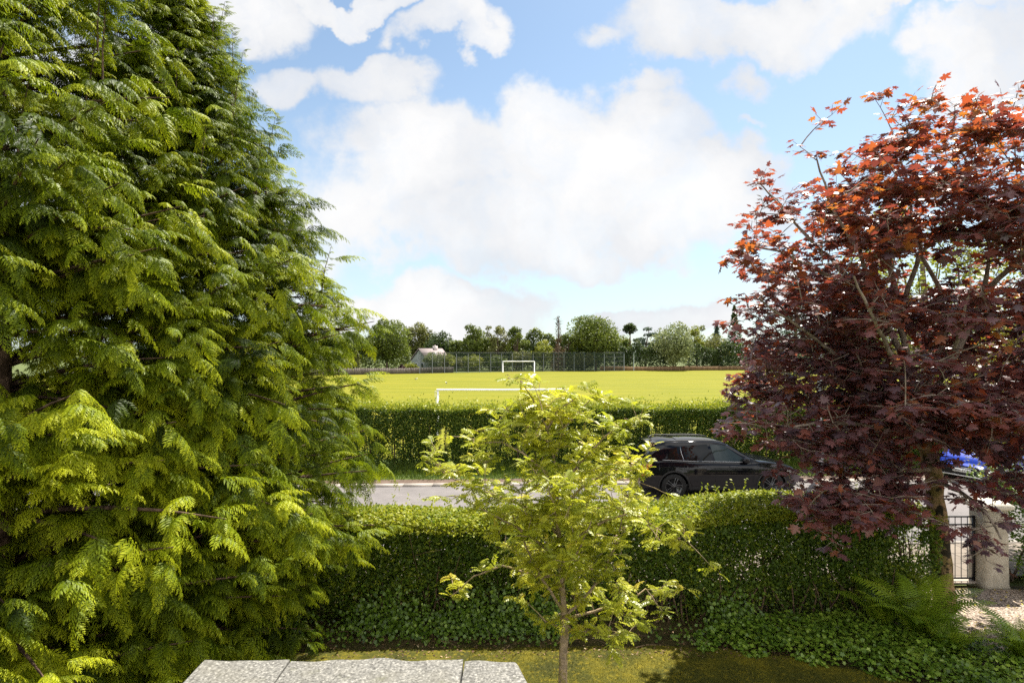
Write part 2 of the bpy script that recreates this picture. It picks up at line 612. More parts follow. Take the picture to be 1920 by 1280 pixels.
# ------------------------------------------------------------------ porch roof just under the window
def felt_material():
    m, t, out = new_mat('mineral_felt')
    tc = t.n('ShaderNodeTexCoord').outputs['Object']
    v = t.n('ShaderNodeTexVoronoi')
    t.put(v.inputs['Vector'], tc)
    v.inputs['Scale'].default_value = 230
    f = t.noise(v.outputs['Position'], 90, 1.0, 0.5)
    c = t.ramp(f, [(0.28, (0.045, 0.042, 0.036)), (0.44, (0.105, 0.10, 0.088)), (0.58, (0.155, 0.148, 0.13)), (0.75, (0.30, 0.285, 0.25))])
    c = t.mix(t.math('MULTIPLY', t.smooth(t.noise(tc, 5, 5, 0.6), 0.45, 0.7), 0.35), c, (0.13, 0.12, 0.09))
    c = t.mix(t.math('MULTIPLY', t.smooth(t.noise(tc, 11, 6, 0.7), 0.55, 0.72), 0.45), c, (0.075, 0.075, 0.035))
    p = principled(t, c, 0.8, 0.35)
    b = t.n('ShaderNodeBump')
    b.inputs['Strength'].default_value = 0.5
    b.inputs['Distance'].default_value = 0.004
    t.put(b.inputs['Height'], f)
    t.put(p.inputs['Normal'], b.outputs[0])
    t.put(out.inputs[0], p.outputs[0])
    return m


M_felt = felt_material()
M_render = plain('white_render', (0.68, 0.66, 0.62), 0.9, vary=0.08)
bay = empty('bay_roof', (-0.6, 1.6, 0), 'flat bay roof covered in speckled grey mineral felt below the window', 'roof')
YF, ZR = 2.6, 2.834
sheets = [(-1.362, -0.987, 0.0), (-0.979, -0.217, 0.004), (-0.209, 0.045, -0.004)]
for si, (x0, x1, dz) in enumerate(sheets):
    mb = MB()
    nx_, ny_ = 26, 10
    g = []
    for j in range(ny_ + 1):
        y = YF - (YF - 0.75) * (j / ny_) ** 1.5
        for i in range(nx_ + 1):
            xe = x1 + (min(.36 * (YF - y), .12) if si == 2 else 0)
            x = x0 + (xe - x0) * i / nx_
            edge = math.exp(-(YF - y) / 0.12)
            z = ZR + dz + edge * (0.003 * math.sin(x * 9 + si) + 0.002 * math.sin(x * 23 + 2 * si) + 0.004 * (si == 1) * (x + .6) * 2)
            z += 0.0025 * math.sin(x * 31 + y * 17)
            yy = y - (0.006 * math.sin(x * 14 + si) * edge)
            if si == 2 and i > nx_ - 4:
                z -= 0.012 * (i - nx_ + 4) ** 2 * (0.3 + 0.7 * min(1, (YF - y) / .25))
            g.append((x, yy, z))
    w = nx_ + 1
    mb.add(g, [(j * w + i, j * w + w + i, j * w + w + i + 1, j * w + i + 1) for j in range(ny_) for i in range(nx_)])
    fr = np.array(g[:w])
    mb.add(np.concatenate([fr, fr - [0, .004, .035]]), [(i, i + 1, w + i + 1, w + i) for i in range(nx_)])
    for e in (0, nx_):
        sd_ = np.array([g[j * w + e] for j in range(ny_ + 1)])
        mb.add(np.concatenate([sd_, sd_ - [0, 0, .06]]), [(j, j + 1, ny_ + 2 + j, ny_ + 1 + j) for j in range(ny_)])
    mb.build('felt_sheet', M_felt, bay, origin=(-0.6, 1.6, 0)).location = (0, 0, 0)
mb = MB()
mb.box((-1.34, .75, 0.0), (0.02, 2.54, ZR - 0.035))
o = mb.build('wall', M_render, bay, origin=(-0.6, 1.6, 0))
o.location = (0, 0, 0)
mb = MB()
mb.box((-1.35, 2.545, ZR - 0.2), (0.025, 2.57, ZR - 0.05))
o = mb.build('fascia', plain('fascia_paint', (0.6, 0.6, 0.58), 0.5), bay, origin=(-0.6, 1.6, 0))
o.location = (0, 0, 0)

# ------------------------------------------------------------------ conifers on the left
M_cyp = leaf('cypress_foliage', [(0.0, (0.014, 0.026, 0.004)), (0.35, (0.052, 0.082, 0.004)), (0.65, (0.182, 0.232, 0.007)), (1.0, (0.44, 0.46, 0.014))],
             trans=0.36, rough=0.5, spec=0.16)
M_cypb = bark('cypress_bark', (0.05, 0.03, 0.02), (0.16, 0.10, 0.07), 9)


def spray_template(L=0.42, n=5, seed=0):
    r = np.random.default_rng(seed)
    V, F, T = [], [], []

    def kite(p, d, l, w, t0):
        d = d / np.linalg.norm(d)
        s = np.cross([0, 0, 1.0], d)
        s /= np.linalg.norm(s) + 1e-9
        b = len(V)
        V.extend([p, p + d * l * .45 + s * w * .5, p + d * l + np.array([0, 0, -.18 * l]), p + d * l * .5 - s * w * .5])
        T.extend([t0 - .12, t0, t0 + .14, t0])
        F.append((b, b + 3, b + 2, b + 1))
    for i in range(n):
        s = (i + .5) / n
        p = np.array([L * s, 0, -.30 * L * s * s])
        l = L * .43 * (1 - s) ** .6 * min(1, .55 + s * 2)
        for sg in (-1, 1):
            a = R(48 + r.uniform(-8, 8))
            d = np.array([math.cos(a), sg * math.sin(a), -.28 - .3 * s + r.uniform(-.15, .15)])
            kite(p, d, l * r.uniform(.75, 1.2), l * .30, s * .2)
    kite(np.array([L * .62, 0, -.12 * L]), np.array([1, 0, -.65]), L * .42, L * .11, .2)
    kite(np.array([0, 0, 0.]), np.array([1, 0, -.15]), L * .68, L * .06, -.1)
    return np.array(V), np.array(F), np.array(T)


def bough_template(seed):
    """a flat drooping frond one unit long made of little fans"""
    r = np.random.default_rng(seed)
    V, F, T, k = [], [], [], 0
    n = 8
    for i in range(n):
        s = (i + 0.8) / n
        ax = np.array([s, 0, .10 * s - .42 * s * s])
        for sg in (-1, 1):
            if i == n - 1 and sg == 1:
                d = np.array([1.0, 0.05, -.7])
            else:
                a = R(58 - 22 * s + r.uniform(-9, 9))
                d = np.array([math.cos(a), sg * math.sin(a), -.22 - .45 * s + r.uniform(-.22, .15)])
            d /= np.linalg.norm(d)
            tv, tf, tt = spray_template(.46 * (1.08 - .62 * s) * r.uniform(.85, 1.15), 5 if s > .5 else 6, int(r.integers(1e6)))
            up = np.array([r.uniform(-.25, .25), sg * r.uniform(-.35, .1), 1.0])
            M = frames(d[None], up[None])[0]
            V.append(tv @ M + ax)
            T.append(tt + .22 * s + r.uniform(-.05, .05))
            F.append(tf + k)
            k += len(tv)
    return np.concatenate(V), np.concatenate(F), np.concatenate(T)


BOUGHS = [bough_template(s) for s in range(5)]


def cypress(name, label, base, zs, rs, top, nbr, facing, seed, tint0=0.0, zmin=0.35, per=(9, 15), scale=(0.22, 0.43), group='cypress trees beside the lawn'):
    global rng
    keep, rng = rng, np.random.default_rng(seed)
    bx, by = base
    root = empty(name, (bx, by, 0), label, 'conifer', group)
    org = (bx, by, 0)
    tr = MB()
    tr.tube([(bx, by, 0), (bx + .05, by, 1.5), (bx, by + .05, 4), (bx - .05, by, top * .7), (bx, by, top)], [.26, .22, .17, .10, .012], 9)
    tr.tube([(bx + .1, by, .2), (bx + .45, by - .2, 2.5), (bx + .6, by - .35, 6), (bx + .55, by - .4, top * .85)], [.12, .11, .08, .01], 7)
    limbs = MB()
    P, D, U, S, T = [], [], [], [], []
    for b in range(nbr):
        z = zmin + (top - zmin - .15) * rng.uniform() ** 1.15
        # most branches on the side one can see, enough behind to keep it solid
        th = facing + rng.normal(0, 1.15) if rng.uniform() < .72 else rng.uniform(0, 2 * np.pi)
        o = np.array([math.cos(th), math.sin(th), 0])
        Rz = np.interp(z, zs, rs) * (rng.uniform(.70, 1.05) if rng.uniform() < .88 else rng.uniform(1.0, 1.12))
        Rz *= .86 + .28 * vnoise(np.array([math.cos(th) * 2.2, math.sin(th) * 2.2, z * .9]), 1.2, seed)
        rise = rng.uniform(-.05, .35) + .55 * (z / top) ** 3
        start = np.array([bx, by, max(.2, z - Rz * rise)])
        endp = np.array([bx, by, z]) + o * Rz
        mid = (start + endp) / 2 + np.array([0, 0, .08 * Rz])
        ss = np.linspace(0, 1, 6)[:, None]
        path = (1 - ss) ** 2 * start + 2 * ss * (1 - ss) * mid + ss ** 2 * endp
        limbs.tube(path, np.linspace(.012 + .012 * Rz, .005, 6), 4, cap=False)
        tb = rng.normal(0, .13)
        lift = rng.normal(0, .22)
        nb = rng.integers(*per)
        for q in range(nb):
            s = 1 - (q / nb) ** 1.25 * min(.75, 1.7 / max(Rz, .3))
            p = (1 - s) ** 2 * start + 2 * s * (1 - s) * mid + s ** 2 * endp
            sg = 1 if q % 2 else -1
            a = 0 if q == 0 else sg * R(rng.uniform(18, 78))
            d = np.array([math.cos(th + a), math.sin(th + a), rng.uniform(-.75, .2) + lift + 1.1 * max(0, z / top - .42)])
            p = p + rng.normal(0, 1, 3) * [.08, .08, .13]
            P.append(p)
            D.append(d)
            U.append((rng.normal(0, .3), rng.normal(0, .3), 1))
            S.append(rng.uniform(*scale) * (1.0 if q else 1.1) * (0.75 + .25 * min(1, Rz / 1.5)))
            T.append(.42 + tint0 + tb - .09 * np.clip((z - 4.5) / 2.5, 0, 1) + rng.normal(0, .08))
    for q in range(46):
        z = top * rng.uniform(.48, .97)
        th = facing + rng.normal(0, 1.0)
        Rz = np.interp(z, zs, rs) * rng.uniform(.55, .98)
        a = np.array([bx + math.cos(th) * Rz, by + math.sin(th) * Rz, z])
        h = rng.uniform(.45, .95)
        e = a + np.array([math.cos(th) * .12 * h, math.sin(th) * .12 * h, h]) + rng.normal(0, .05, 3)
        limbs.tube([a - [0, 0, .3], a, (a + e) / 2 + rng.normal(0, .02, 3), e], [.012, .009, .006, .002], 4, cap=False)
        k = int(9 + h * 12)
        for s_ in np.linspace(.0, 1, k):
            an = rng.uniform(0, 2 * np.pi)
            P.append(a + (e - a) * s_)
            D.append((math.cos(an), math.sin(an), rng.uniform(-.3, .6) + .7 * s_))
            U.append((rng.normal(0, .3), rng.normal(0, .3), 1))
            S.append(rng.uniform(.14, .28) * (1.15 - .75 * s_))
            T.append(.34 + tint0 + rng.normal(0, .08))
    P, D, U, S, T = map(np.array, (P, D, U, S, T))
    cr = MB()
    pick = rng.integers(0, len(BOUGHS), len(P))
    for i, (tv, tf, tt) in enumerate(BOUGHS):
        k = pick == i
        M = frames(D[k], U[k]) * S[k][:, None, None]
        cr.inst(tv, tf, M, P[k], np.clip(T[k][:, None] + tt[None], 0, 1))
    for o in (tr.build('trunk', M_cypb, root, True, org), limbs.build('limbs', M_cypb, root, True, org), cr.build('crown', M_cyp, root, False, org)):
        o.location = (0, 0, 0)
    rng = keep
    return root


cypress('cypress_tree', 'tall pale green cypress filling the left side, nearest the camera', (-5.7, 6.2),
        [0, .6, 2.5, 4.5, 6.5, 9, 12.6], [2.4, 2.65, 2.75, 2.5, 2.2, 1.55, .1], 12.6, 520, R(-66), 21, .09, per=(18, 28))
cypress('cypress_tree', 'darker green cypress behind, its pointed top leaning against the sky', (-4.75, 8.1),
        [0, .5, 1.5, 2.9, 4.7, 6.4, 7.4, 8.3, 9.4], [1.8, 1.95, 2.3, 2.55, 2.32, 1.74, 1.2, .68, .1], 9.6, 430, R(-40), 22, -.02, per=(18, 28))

# ------------------------------------------------------------------ hedges
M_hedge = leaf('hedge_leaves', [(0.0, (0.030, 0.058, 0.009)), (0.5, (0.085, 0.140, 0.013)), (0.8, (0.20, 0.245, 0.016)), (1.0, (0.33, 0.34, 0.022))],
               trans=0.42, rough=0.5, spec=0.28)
M_stem = bark('hedge_stems', (0.06, 0.04, 0.025), (0.17, 0.11, 0.065), 20)


def hedge_near():
    org = (1.0, 9.5, 0)
    root = empty('hedge', org, 'clipped garden hedge in front of the road, thin enough to see through', 'hedge')
    lv = MB()

    def fy(x): return np.interp(x, [-8, -3, 0, 3, 5, 6.8], [8.75, 8.85, 8.9, 8.95, 9.05, 9.2])
    def by(x): return np.interp(x, [-8, -3, 0, 3, 5, 6.8], [9.85, 9.9, 10.0, 10.35, 10.55, 10.4])
    def tz(x): return np.interp(x, [-8, -3, 0, 2.2, 3.5, 4.5, 5.6, 6.9], [1.60, 1.65, 1.66, 1.68, 1.75, 1.80, 1.77, 1.66]) + .05 * np.sin(x * 2.1) * .6
    x0, x1 = -7.5, 6.75

    def sample(n, mode):
        x = rng.uniform(x0, x1, n)
        f, b, t = fy(x), by(x), tz(x)
        if mode == 'top':
            y = f + (b - f) * rng.uniform(-.02, 1.02, n)
            e = np.minimum(y - f, b - y)
            z = t - .16 * np.exp(-np.maximum(e, 0) / .12) - np.abs(rng.normal(0, .055, n))
        elif mode == 'front':
            y = f + np.abs(rng.normal(0, .10, n))
            z = t * rng.beta(1.6, 1.0, n) - .05
            y += .22 * np.maximum(0, (z - t + .45)) + .28 * (1 - z / t) * (z < .6)
        elif mode == 'back':
            y = b - np.abs(rng.normal(0, .10, n))
            z = t * rng.beta(1.5, 1.0, n) - .04
            y -= .15 * np.maximum(0, (z - t + .4))
        else:
            y = f + (b - f) * rng.uniform(0, 1, n)
            z = t * rng.uniform(.02, .98, n)
        return np.stack([x, y, z], 1)
    lump = lambda p: .16 * (vnoise(p, 1.5, 61) - .5) + .22 * (vnoise(p * [1, .3, 1], 3.1, 62) - .5)
    for mode, n, thr in (('top', 42000, 0.0), ('front', 80000, .36), ('back', 40000, .40), ('in', 95000, .36)):
        p = sample(n, mode)
        # thin places where light comes through, more of them to the right and at middle height
        g = .35 * vnoise(p, 1.6, 4) + .35 * vnoise(p, 3.4, 5) + .3 * vnoise(p, 7.5, 6)
        th = thr + .01 * (p[:, 0] > 1.5) * (p[:, 2] < 1.25) if thr else np.full(len(p), -1.0)
        if thr:
            th = th - .22 * (p[:, 0] < 0) * (p[:, 2] < 1.0)
            th = th + .05 * ((p[:, 2] < .5) & (p[:, 0] > 0))
        k = g > th
        p = p[k]
        if mode == 'front':
            p[:, 1] += lump(p)
        m = len(p)
        up = norm(np.array([0.1, 0, 1.0]) + rng.normal(0, .42, (m, 3))) if mode == 'top' else norm(np.array([0, -.55 if mode != 'back' else .5, .55]) + rng.normal(0, .6, (m, 3)))
        d = norm(rng.normal(0, 1, (m, 3)) * [1, .7, .6] + [0, 0, .15])
        s = .034 + .05 * rng.beta(1.5, 2.5, m)
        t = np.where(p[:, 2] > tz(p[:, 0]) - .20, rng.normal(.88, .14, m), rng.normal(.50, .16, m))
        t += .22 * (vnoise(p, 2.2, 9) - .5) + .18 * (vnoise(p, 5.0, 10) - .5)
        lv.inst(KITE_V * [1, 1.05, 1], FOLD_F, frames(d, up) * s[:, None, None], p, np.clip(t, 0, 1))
    for i in range(240):
        x = rng.uniform(x0, x1)
        f, b = fy(x), by(x)
        top = rng.uniform() < .6
        a = np.array([x, f + (b - f) * rng.uniform(.05, .95), tz(x) - .05]) if top else np.array([x, f + .05, tz(x) * rng.uniform(.3, .95)])
        d = norm(np.array([rng.normal(0, .35), rng.normal(0, .35), 1.0]) if top else np.array([rng.normal(0, .5), -1, rng.uniform(.1, .9)]))
        k = int(rng.integers(6, 13))
        q = a + d * (np.linspace(.02, rng.uniform(.12, .26), k))[:, None]
        dd = norm(rng.normal(0, 1, (k, 3)) + d * .8)
        lv.inst(KITE_V, FOLD_F, frames(dd, norm(rng.normal(0, .5, (k, 3)) + [0, -.2, 1])) * rng.uniform(.035, .06, k)[:, None, None], q, np.clip(rng.normal(.85, .12, k), 0, 1))
    o = lv.build('foliage', M_hedge, root, origin=org)
    o.location = (0, 0, 0)
    st = MB()
    for i in range(330):
        x = rng.uniform(x0, x1)
        f, b = fy(x), by(x)
        y = f + (b - f) * rng.uniform(.12, .85)
        h = tz(x) * rng.uniform(.6, .97)
        lean = rng.normal(0, .10, 2)
        zz = np.linspace(0, h, 5)
        path = np.stack([x + lean[0] * zz / h * 1.5 + rng.normal(0, .02, 5), y + lean[1] * zz / h + rng.normal(0, .02, 5), zz], 1)
        r0 = rng.uniform(.006, .022)
        st.tube(path, np.linspace(r0, .004, 5), 5, cap=False)
        for q in range(rng.integers(1, 4)):
            a = path[rng.integers(1, 4)]
            e = a + np.array([rng.normal(0, .28), rng.normal(0, .2), rng.uniform(.1, .45)])
            st.tube([a, (a + e) / 2 + rng.normal(0, .02, 3), e], [r0 * .5, r0 * .4, .002], 4, cap=False)
    # a few long bare stems leaning out in front
    for i in range(26):
        x = rng.uniform(1.5, 6.3)
        a = np.array([x, fy(x) + .15, .02])
        e = a + np.array([rng.normal(0, .35), rng.uniform(-.25, .3), rng.uniform(.5, 1.0)])
        st.tube([a, a * .5 + e * .5 + [0, -.08, .03], e], [.016, .012, .005], 5, cap=False)
    o = st.build('stems', M_stem, root, True, org)
    o.location = (0, 0, 0)


hedge_near()


def hedge_far():
    org = (4.0, 21.6, 0.1)
    root = empty('hedge', org, 'long dark hedge across the road with a bright fringe of new shoots', 'hedge')
    lv = MB()
    x0, x1 = -9.5, 19.0
    for mode, n in (('front', 130000), ('top', 36000), ('shoot', 30000), ('in', 60000), ('back', 50000)):
        x = rng.uniform(x0, x1, n)
        f = 20.75 + SL * x + .10 * np.sin(x * 1.7) + .06 * np.sin(x * 4.1)
        t = 2.16 + .04 * np.sin(x * .9) + .03 * np.sin(x * 3.3)
        if mode == 'front':
            z = .12 + (t - .12) * rng.beta(1.25, 1.0, n)
            y = f + np.abs(rng.normal(0, .13, n)) + .25 * (1 - z / t) ** 2
        elif mode == 'back':
            z = .12 + (t - .12) * rng.uniform(0, 1, n)
            y = f + 1.15 - np.abs(rng.normal(0, .1, n))
        elif mode == 'in':
            z = .12 + (t - .12) * rng.uniform(0, 1, n)
            y = f + rng.uniform(.1, 1.0, n)
        else:
            y = f + rng.uniform(.02, 1.15, n)
            z = t - np.abs(rng.normal(0, .06, n)) if mode == 'top' else t + rng.exponential(.075, n)
        p = np.stack([x, y, z], 1)
        if mode in ('front', 'in', 'back'):
            g = .35 * vnoise(p * [1, 1, .45], 3.0, 15) + .65 * vnoise(p * [1.6, 1, .28], 5.5, 16)
            k = g > (.28 + .09 * ((z > .45) & (z < 1.6)) if mode == 'front' else .34 + .07 * ((z > .45) & (z < 1.5)))
            # a thin place with the sunny field behind
            k &= ~((np.abs(x - (-2.45)) < .17 + .05 * np.sin(z * 7)) & (z > .62) & (z < 1.5) & (rng.uniform(size=n) < .93))
            p = p[k]
        m = len(p)
        up = norm(np.array([0, -.2, .8]) + rng.normal(0, .6, (m, 3)))
        if mode in ('front', 'in'):
            up = norm(np.array([0, -.6, .5]) + rng.normal(0, .6, (m, 3)))
        d = norm(rng.normal(0, 1, (m, 3)) + [0, 0, .9 if mode == 'shoot' else .1])
        s = rng.uniform(.05, .10, m)
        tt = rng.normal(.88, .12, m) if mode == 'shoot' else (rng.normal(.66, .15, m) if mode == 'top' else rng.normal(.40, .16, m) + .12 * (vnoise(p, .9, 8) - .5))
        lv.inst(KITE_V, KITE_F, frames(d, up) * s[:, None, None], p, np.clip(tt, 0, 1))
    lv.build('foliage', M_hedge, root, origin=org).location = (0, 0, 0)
    st = MB()
    for i in range(420):
        x = rng.uniform(x0, x1)
        y = 20.75 + SL * x + rng.uniform(.2, 1.0)
        h = rng.uniform(1.3, 2.0)
        l = rng.normal(0, .1)
        st.tube([(x, y, .1), (x + l * .5 + rng.normal(0, .02), y, h * .5), (x + l, y, h)], [rng.uniform(.012, .03), .015, .006], 4, cap=False)
    st.build('stems', M_stem, root, True, org).location = (0, 0, 0)


hedge_far()

# ------------------------------------------------------------------ verge grass, lawn grass, litter, ground cover
M_grass = leaf('grass_blades', [(0.0, (0.03, 0.06, 0.006)), (0.5, (0.075, 0.12, 0.010)), (1.0, (0.20, 0.21, 0.02))], trans=0.3, rough=0.45, spec=0.3)
BLADE_V = np.array([(0, -.5, 0), (0, .5, 0), (.55, .3, .02), (.55, -.3, .02), (1, 0, -.1)], float)


def blades(mb, p, h, w, lean, tint):
    m = len(p)
    d = norm(np.stack([rng.normal(0, lean, m), rng.normal(0, lean, m), np.ones(m)], 1))
    F = frames(d, rand_dir(m))
    M = F * np.stack([h, w, h], 1)[:, :, None]
    mb.inst(BLADE_V[:4], np.array([(0, 1, 2, 3)]), M, p, tint)
    mb.inst(BLADE_V[[3, 2, 4]], np.array([(0, 1, 2)]), M, p, tint)


mb = MB()
n = 30000
x = rng.uniform(-9, 18, n)
u = rng.beta(1.3, 1.0, n)
y = 18.95 + SL * x + 1.95 * u + .1 * np.sin(x * 3)
blades(mb, np.stack([x, y, np.full(n, .095)], 1), (.10 + .22 * u) * rng.uniform(.6, 1.3, n), rng.uniform(.012, .024, n), .35, np.clip(rng.normal(.45, .18, n), 0, 1))
tag(mb.build('verge_grass', M_grass), 'long green grass on the verge under the far hedge', None, kind='stuff')

M_moss = leaf('lawn_blades', [(0.0, (0.026, 0.032, 0.003)), (0.5, (0.062, 0.062, 0.003)), (1.0, (0.28, 0.23, 0.008))], trans=0.2, rough=0.6, spec=0.2)
mb = MB()
n = 70000
x = rng.uniform(-.6, 5.4, n)
y = rng.uniform(6.6, 8.3, n)
k = y < np.array([lawn_edge(a) for a in x]) + .03 * rng.normal(size=n)
p = np.stack([x, y, np.full(n, .066)], 1)[k]
m = len(p)
blades(mb, p, rng.uniform(.012, .035, m), rng.uniform(.003, .007, m), .9, np.clip(.25 + .7 * vnoise(p, 3.0, 2) ** 1.5 + rng.normal(0, .12, m), 0, 1))
tag(mb.build('lawn_grass', M_moss), 'short mossy grass of the lawn', None, kind='stuff')

M_litter = leaf('dead_leaves', [(0.0, (0.05, 0.025, 0.012)), (0.5, (0.14, 0.08, 0.04)), (0.85, (0.30, 0.20, 0.10)), (1.0, (0.42, 0.33, 0.2))], trans=0.1, rough=0.7, spec=0.2)
mb = MB()
n = 3600
x = rng.uniform(-3.5, 6.0, n)
y = rng.uniform(7.9, 9.3, n)
p = np.stack([x, y, np.full(n, .075)], 1)
mb.inst(KITE_V, FOLD_F, frames(norm(rng.normal(0, 1, (n, 3)) * [1, 1, .25]), norm(rng.normal(0, .35, (n, 3)) + [0, 0, 1])) * rng.uniform(.015, .05, n)[:, None, None], p, np.clip(rng.normal(.45, .25, n), 0, 1))
tag(mb.build('leaf_litter', M_litter), 'dead leaves on the soil under the garden hedge', None, kind='stuff')
mb = MB()
for i in range(60):
    a = np.array([rng.uniform(-3, 5.5), rng.uniform(8.1, 9.0), .09])
    d = np.array([rng.normal(0, .2), rng.normal(0, .12), rng.uniform(0, .08)])
    mb.tube([a, a + d * .5 + [0, 0, .02], a + d], [.005, .004, .002], 4, cap=False)
tag(mb.build('fallen_twigs', M_stem), 'dry twigs lying on the soil bed', None, kind='stuff')

M_fallen = leaf('yellow_leaves', [(0.0, (0.30, 0.20, 0.03)), (1.0, (0.50, 0.40, 0.03))], trans=0.15, rough=0.5)
mb = MB()
n = 420
p = np.stack([rng.uniform(6.1, 9.6, n), rng.uniform(7.4, 10.2, n), np.full(n, .086)], 1)
mb.inst(KITE_V, FOLD_F, frames(norm(rng.normal(0, 1, (n, 3)) * [1, 1, .2]), norm(rng.normal(0, .3, (n, 3)) + [0, 0, 1])) * rng.uniform(.02, .055, n)[:, None, None], p, rng.uniform(0, 1, n))
tag(mb.build('fallen_leaves', M_fallen), 'small yellow leaves scattered over the gravel', None, kind='stuff')


def fan_leaf(ring, zfun):
    c = np.array([.28, 0])
    v = [(c[0], 0, 0)] + [(a, b, zfun(a, b)) for a, b in ring]
    n_ = len(ring)
    return np.array(v, float), np.array([(0, 1 + i, 1 + (i + 1) % n_) for i in range(n_)])


half = [(0, 0), (-.06, .30), (.10, .22), (.02, .52), (.22, .42), (.32, .30), (.42, .56), (.62, .62), (.58, .40), (.54, .20), (.74, .28), (.80, .14)]
ring = [half[0]] + [(a, -b) for a, b in half[1:]] + [(1, 0)] + half[:0:-1]
MAPLE_V, MAPLE_F = fan_leaf(ring, lambda a, b: -.16 * abs(b) - .10 * a * a)
half = [(0, 0), (-.05, .22), (.10, .38), (.2, .25), (.42, .46), (.48, .2), (.62, .22)]
ring = [half[0]] + [(a, -b) for a, b in half[1:]] + [(.72, 0)] + half[:0:-1]
GER_V, GER_F = fan_leaf(ring, lambda a, b: .12 * abs(b) - .1 * a)

M_cover = leaf('cover_leaves', [(0.0, (0.04, 0.08, 0.010)), (0.5, (0.11, 0.19, 0.015)), (1.0, (0.27, 0.36, 0.045))], trans=0.25, rough=0.38, spec=0.5)
mb = MB()
n = 30000
x = rng.uniform(2.6, 8.4, n)
y = rng.uniform(6.3, 9.2, n)
le = np.array([lawn_edge(a) for a in x])
k = (y > le - .05 + .1 * np.sin(x * 9)) & (y < np.interp(x, [2.6, 4, 5, 5.8, 6.4, 8.4], [8.4, 8.9, 9.1, 8.9, 8.2, 6.9]))
x, y = x[k], y[k]
m = len(x)
h = (.07 + .26 * rng.uniform(0, 1, m) * (.35 + .65 * vnoise(np.stack([x, y, x * 0], 1), 3.0, 4))) * np.clip((y - le[k]) * 3 + .35, .3, 1)
p = np.stack([x, y, .05 + h], 1)
d = norm(np.stack([rng.normal(0, 1, m), rng.normal(-.2, 1, m), rng.normal(-.15, .25, m)], 1))
mb.inst(GER_V, GER_F, frames(d, norm(rng.normal(0, .38, (m, 3)) + [0, 0, 1])) * rng.uniform(.035, .08, m)[:, None, None], p, np.clip(.5 + .5 * (vnoise(p, 3.5, 21) - .5) + rng.normal(0, .2, m), 0, 1))
tag(mb.build('ground_cover', M_cover), 'low lobed green leaves spreading between hedge and lawn', None, kind='stuff')

mb = MB()
n = 13000
x = rng.uniform(-3.8, 4.6, n)
z = .06 + .75 * rng.beta(1.0, 2.6, n)
y = 8.74 + .30 * z - .55 * (1 - z) ** 2 * rng.uniform(0, 1, n) ** 2 + rng.normal(0, .05, n)
p = np.stack([x, y, z], 1)
k = vnoise(p, 1.3, 12) + .15 * np.clip(-x, -1, 1) - .35 * z + rng.normal(0, .12, n) > .34
p = p[k]
m = len(p)
d = norm(rng.normal(0, 1, (m, 3)) + [0, -.3, -.4])
mb.inst(GER_V, GER_F, frames(d, norm(rng.normal(0, .45, (m, 3)) + [0, -.7, .7])) * rng.uniform(.03, .075, m)[:, None, None], p, np.clip(rng.normal(.42, .18, m), 0, 1))
tag(mb.build('ivy', M_cover), 'ivy leaves climbing the foot of the garden hedge', None, kind='stuff')

# ------------------------------------------------------------------ ferns
M_fern = leaf('fern_fronds', [(0.0, (0.10, 0.18, 0.012)), (0.5, (0.23, 0.33, 0.020)), (1.0, (0.42, 0.48, 0.04))], trans=0.35, rough=0.4, spec=0.4)


def fern(label, loc, nf, length, seed, group='ferns beside the lawn'):
    r = np.random.default_rng(seed)
    mb = MB()
    for i in range(nf):
        th = 2 * np.pi * (i + r.uniform(-.3, .3)) / nf
        L = length * r.uniform(.7, 1.1)
        o = np.array([math.cos(th), math.sin(th), 0])
        e0 = R(r.uniform(66, 86))
        N = 34
        pos, ang = np.array([0, 0, 0.0]), e0
        path, tans = [], []
        for k in range(N + 1):
            path.append(pos.copy())
            tdir = o * math.cos(ang) + np.array([0, 0, math.sin(ang)])
            tans.append(tdir)
            pos = pos + tdir * L / N
            ang -= R(r.uniform(60, 100)) / N * (.4 + 1.2 * k / N)
        path, tans = np.array(path), np.array(tans)
        tint = np.clip(r.normal(.45, .2), 0, 1)
        mb.tube(path[::4], np.linspace(.006, .002, len(path[::4])), 4, tint, cap=False)
        side = np.cross(tans, [0, 0, 1.0])
        side = norm(side)
        upn = np.cross(side, tans)
        s = np.arange(3, N + 1) / N
        l = L * .20 * np.sin(np.pi * np.clip(s * .88 + .14, 0, 1)) ** .8 + .012
        for sg in (-1, 1):
            d = norm(side[3:] * sg + tans[3:] * .38 - upn[3:] * .12 + r.normal(0, .04, (len(s), 3)))
            M = frames(d, upn[3:]) * np.stack([l, np.full_like(l, L / N * .78), l], 1)[:, :, None]
            tv = np.array([(0, -.42, 0), (0, .42, 0), (.5, .38, .03), (.5, -.38, .03), (1, 0, -.12)])
            mb.inst(tv[:4], np.array([(0, 1, 2, 3)]), M, path[3:], np.full(len(s), tint))
            mb.inst(tv[[3, 2, 4]], np.array([(0, 1, 2)]), M, path[3:], np.full(len(s), tint))
    o = mb.build('fern', M_fern)
    o.location = loc
    tag(o, label, 'fern', group)


fern('largest fern, arching fronds spread at the foot of the copper maple', (5.85, 8.4, .05), 20, 1.2, 1)
fern('lush fern at the left of the clump, next to the hedge', (5.5, 8.75, .05), 16, .95, 2)
fern('bright fern between the lawn and the gravel at the right edge', (6.75, 7.75, .05), 18, .95, 3)
fern('low dark fern in front of the largest one', (5.95, 8.0, .05), 13, .75, 4)

